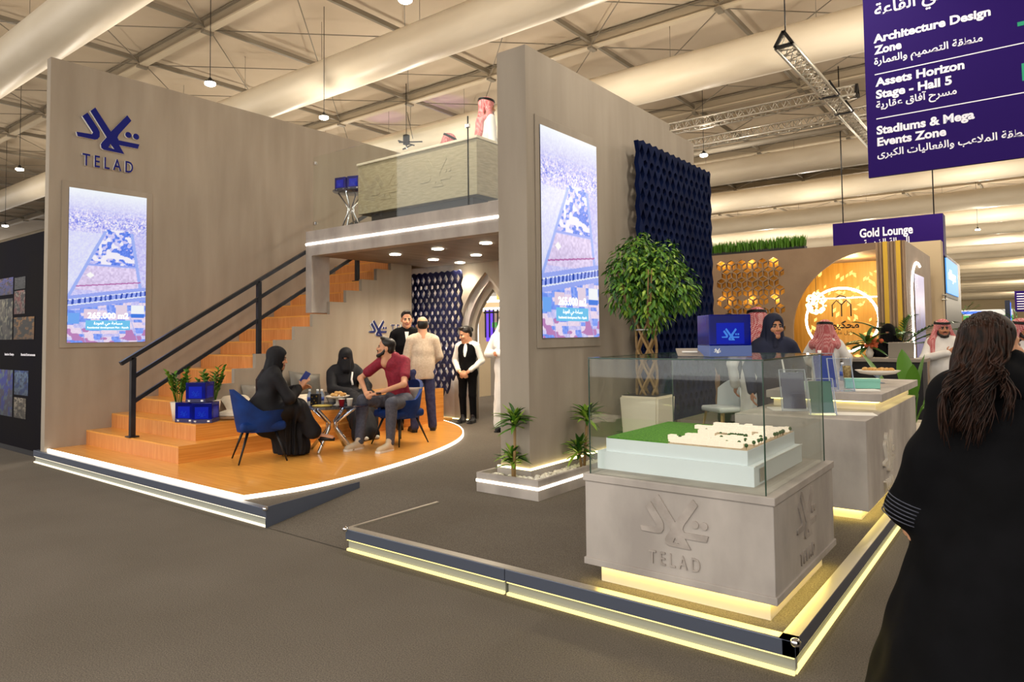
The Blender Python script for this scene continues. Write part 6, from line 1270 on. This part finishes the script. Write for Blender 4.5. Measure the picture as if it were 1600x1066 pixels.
# ------------------------------------------------------------------ dark-haired woman in the foreground
def front_woman():
    t = person((-.150, 3.42, 0), toward(-.1, .99), 'woman with long dark hair in black abaya in the right foreground, back turned'); J, k = stand(0, 0, 0, 1.70, 0, 0); c = V3(*J['c']); R = Rz(-.75)
    shl, shr = (.18, .02, 1.38), (-.18, .02, 1.38); ell, elr = (.235, .06, 1.14), (-.25, .05, 1.12); wrl, wrr = (.325, .05, .90), (-.30, -.02, .86)
    S = Sdf(.02); std_body(S, c, R, J['pel'], J['ch'], J['nk'], shl, shr, ell, elr, wrl, wrr, FU, [(J['hl'], J['kl'], J['al']), (J['hr'], J['kr'], J['ar'])], hands=((.05, -.1, -1), (.1, -.15, -1)), curl=.8, hs=1.0); S.put('body', .006, ['skin']+FACE, t)
    S = Sdf(.04); torso(S, J['pel'], J['ch'], J['nk'], shl, shr, FU, 1.0, .03)
    for sh, e, w, q in ((shl, ell, wrl, 1), (shr, elr, wrr, -1)): S.cone(V3(*sh)-V3(q*.035, 0, .03), e, .078, .076, 0, .08); S.cone(e, V3(*w)+V3(0, 0, .015), .076, .080, 0, .05)
    S.cone((0, .02, 1.22), (0, .05, .10), .17, .52, 0, .10, FU, .85); S.disp = folds((0, 0), .012, 6, 2.6, 1.2, .1); S.hem(.04); S.put('abaya', .009, 'black_cloth', t)
    for w, e in ((wrl, ell), (wrr, elr)):
        ax = (V3(*w)-V3(*e)); ax /= np.linalg.norm(ax); x = np.cross(ax, (0, 1, 0)); x /= np.linalg.norm(x); y = np.cross(ax, x)
        for i in range(6):
            p = V3(*w)-ax*(.012+i*.016)+ax*.05; MB().tube([tuple(p+(x*math.cos(a)+y*math.sin(a))*.0865) for a in np.linspace(0, 2*PI, 33)], .0028, 5, cap=False).build('cuff_trim', 'slate_cloth', t)
    # hair: scalp shell and wavy locks swept over the left shoulder blade
    P = lambda x, y, z: c+R@V3(x, y, z); S = Sdf(.02); S.ell(P(0, .028, .050), (.088, .104, .086), R); S.ell(P(0, .068, -.03), (.078, .058, .10), R); S.cone(P(.0, .075, -.08), (.11, .125, 1.36), .070, .085, 0, .05, FU, .6); S.cut(P(0, -.115, -.03), (.068, .085, .095), R); o = S.put('hair', .007, 'hair_brown', t)
    random.seed(17)
    for g in range(30):
        m = MB(); gx = .12+.062*random.gauss(0, 1); gx = min(.25, max(-.02, gx)); gz = random.uniform(1.25, 1.40) if gx > .04 else random.uniform(1.34, 1.46); gy = .185+.05*random.random()-.45*max(0, gx-.20); ph = random.uniform(0, 6.3); fr = random.uniform(10, 15); wv = random.uniform(.016, .030); aa = PI*(.5+.46*math.tanh(-(gx-.13)*9)+random.gauss(0, .10))
        for i in range(30):
            a = aa+random.gauss(0, .22); e = random.uniform(-.35, 1.45); d = V3(math.cos(a)*math.cos(e), math.sin(a)*math.cos(e), math.sin(e)); out = R@d; p = P(*(V3(0, .028, .048)+d*V3(.089, .106, .088)*random.uniform(.99, 1.03)))
            q = V3(gx+random.gauss(0, .012), gy+random.gauss(0, .012), gz+random.gauss(0, .03)); c1 = p+out*.025-V3(0, -.02, .10); c2 = V3(p[0]*.5+gx*.5+random.gauss(0, .012), .170+.03*random.random(), 1.52)
            dp = random.gauss(0, .35); pts = []
            for j in range(24):
                u = j/23; b = p*(1-u)**3+c1*3*u*(1-u)**2+c2*3*u*u*(1-u)+q*u**3; k_ = wv*max(0, (u-.30)/.70)
                pts.append(b+V3(k_*math.sin(ph+dp+fr*u), k_*.7*math.cos(ph+dp+fr*u), 0))
            m.tube(pts, [.0052]*17+[.0048, .0044, .004, .0034, .0028, .002, .001], 5)
        m.build('hair_lock', 'hair_brown', o)
    S = Sdf(.03); S.cone(V3(*J['nk'])+V3(-.02, .075, .02), V3(*J['nk'])+V3(-.17, .05, -.05), .06, .075, 0, .05); S.cone(V3(*J['nk'])+V3(-.06, .03, .10), V3(*J['nk'])+V3(-.20, .02, -.06), .045, .06, 0, .05); S.cone(V3(*J['nk'])+V3(-.02, .09, .04), V3(*J['nk'])+V3(.08, .10, -.06), .05, .06, 0, .05); S.put('scarf', .008, 'black_cloth', t)
front_woman()
# blue boxes on the upper deck table
blue_box((-9.16, 7.40, ZT+.757), .2, .22, 'blue acrylic box on the upper deck table, left one', False, 'blue acrylic boxes on the upper deck')
blue_box((-8.92, 7.46, ZT+.757), .35, .22, 'blue acrylic box on the upper deck table, right one', False, 'blue acrylic boxes on the upper deck')
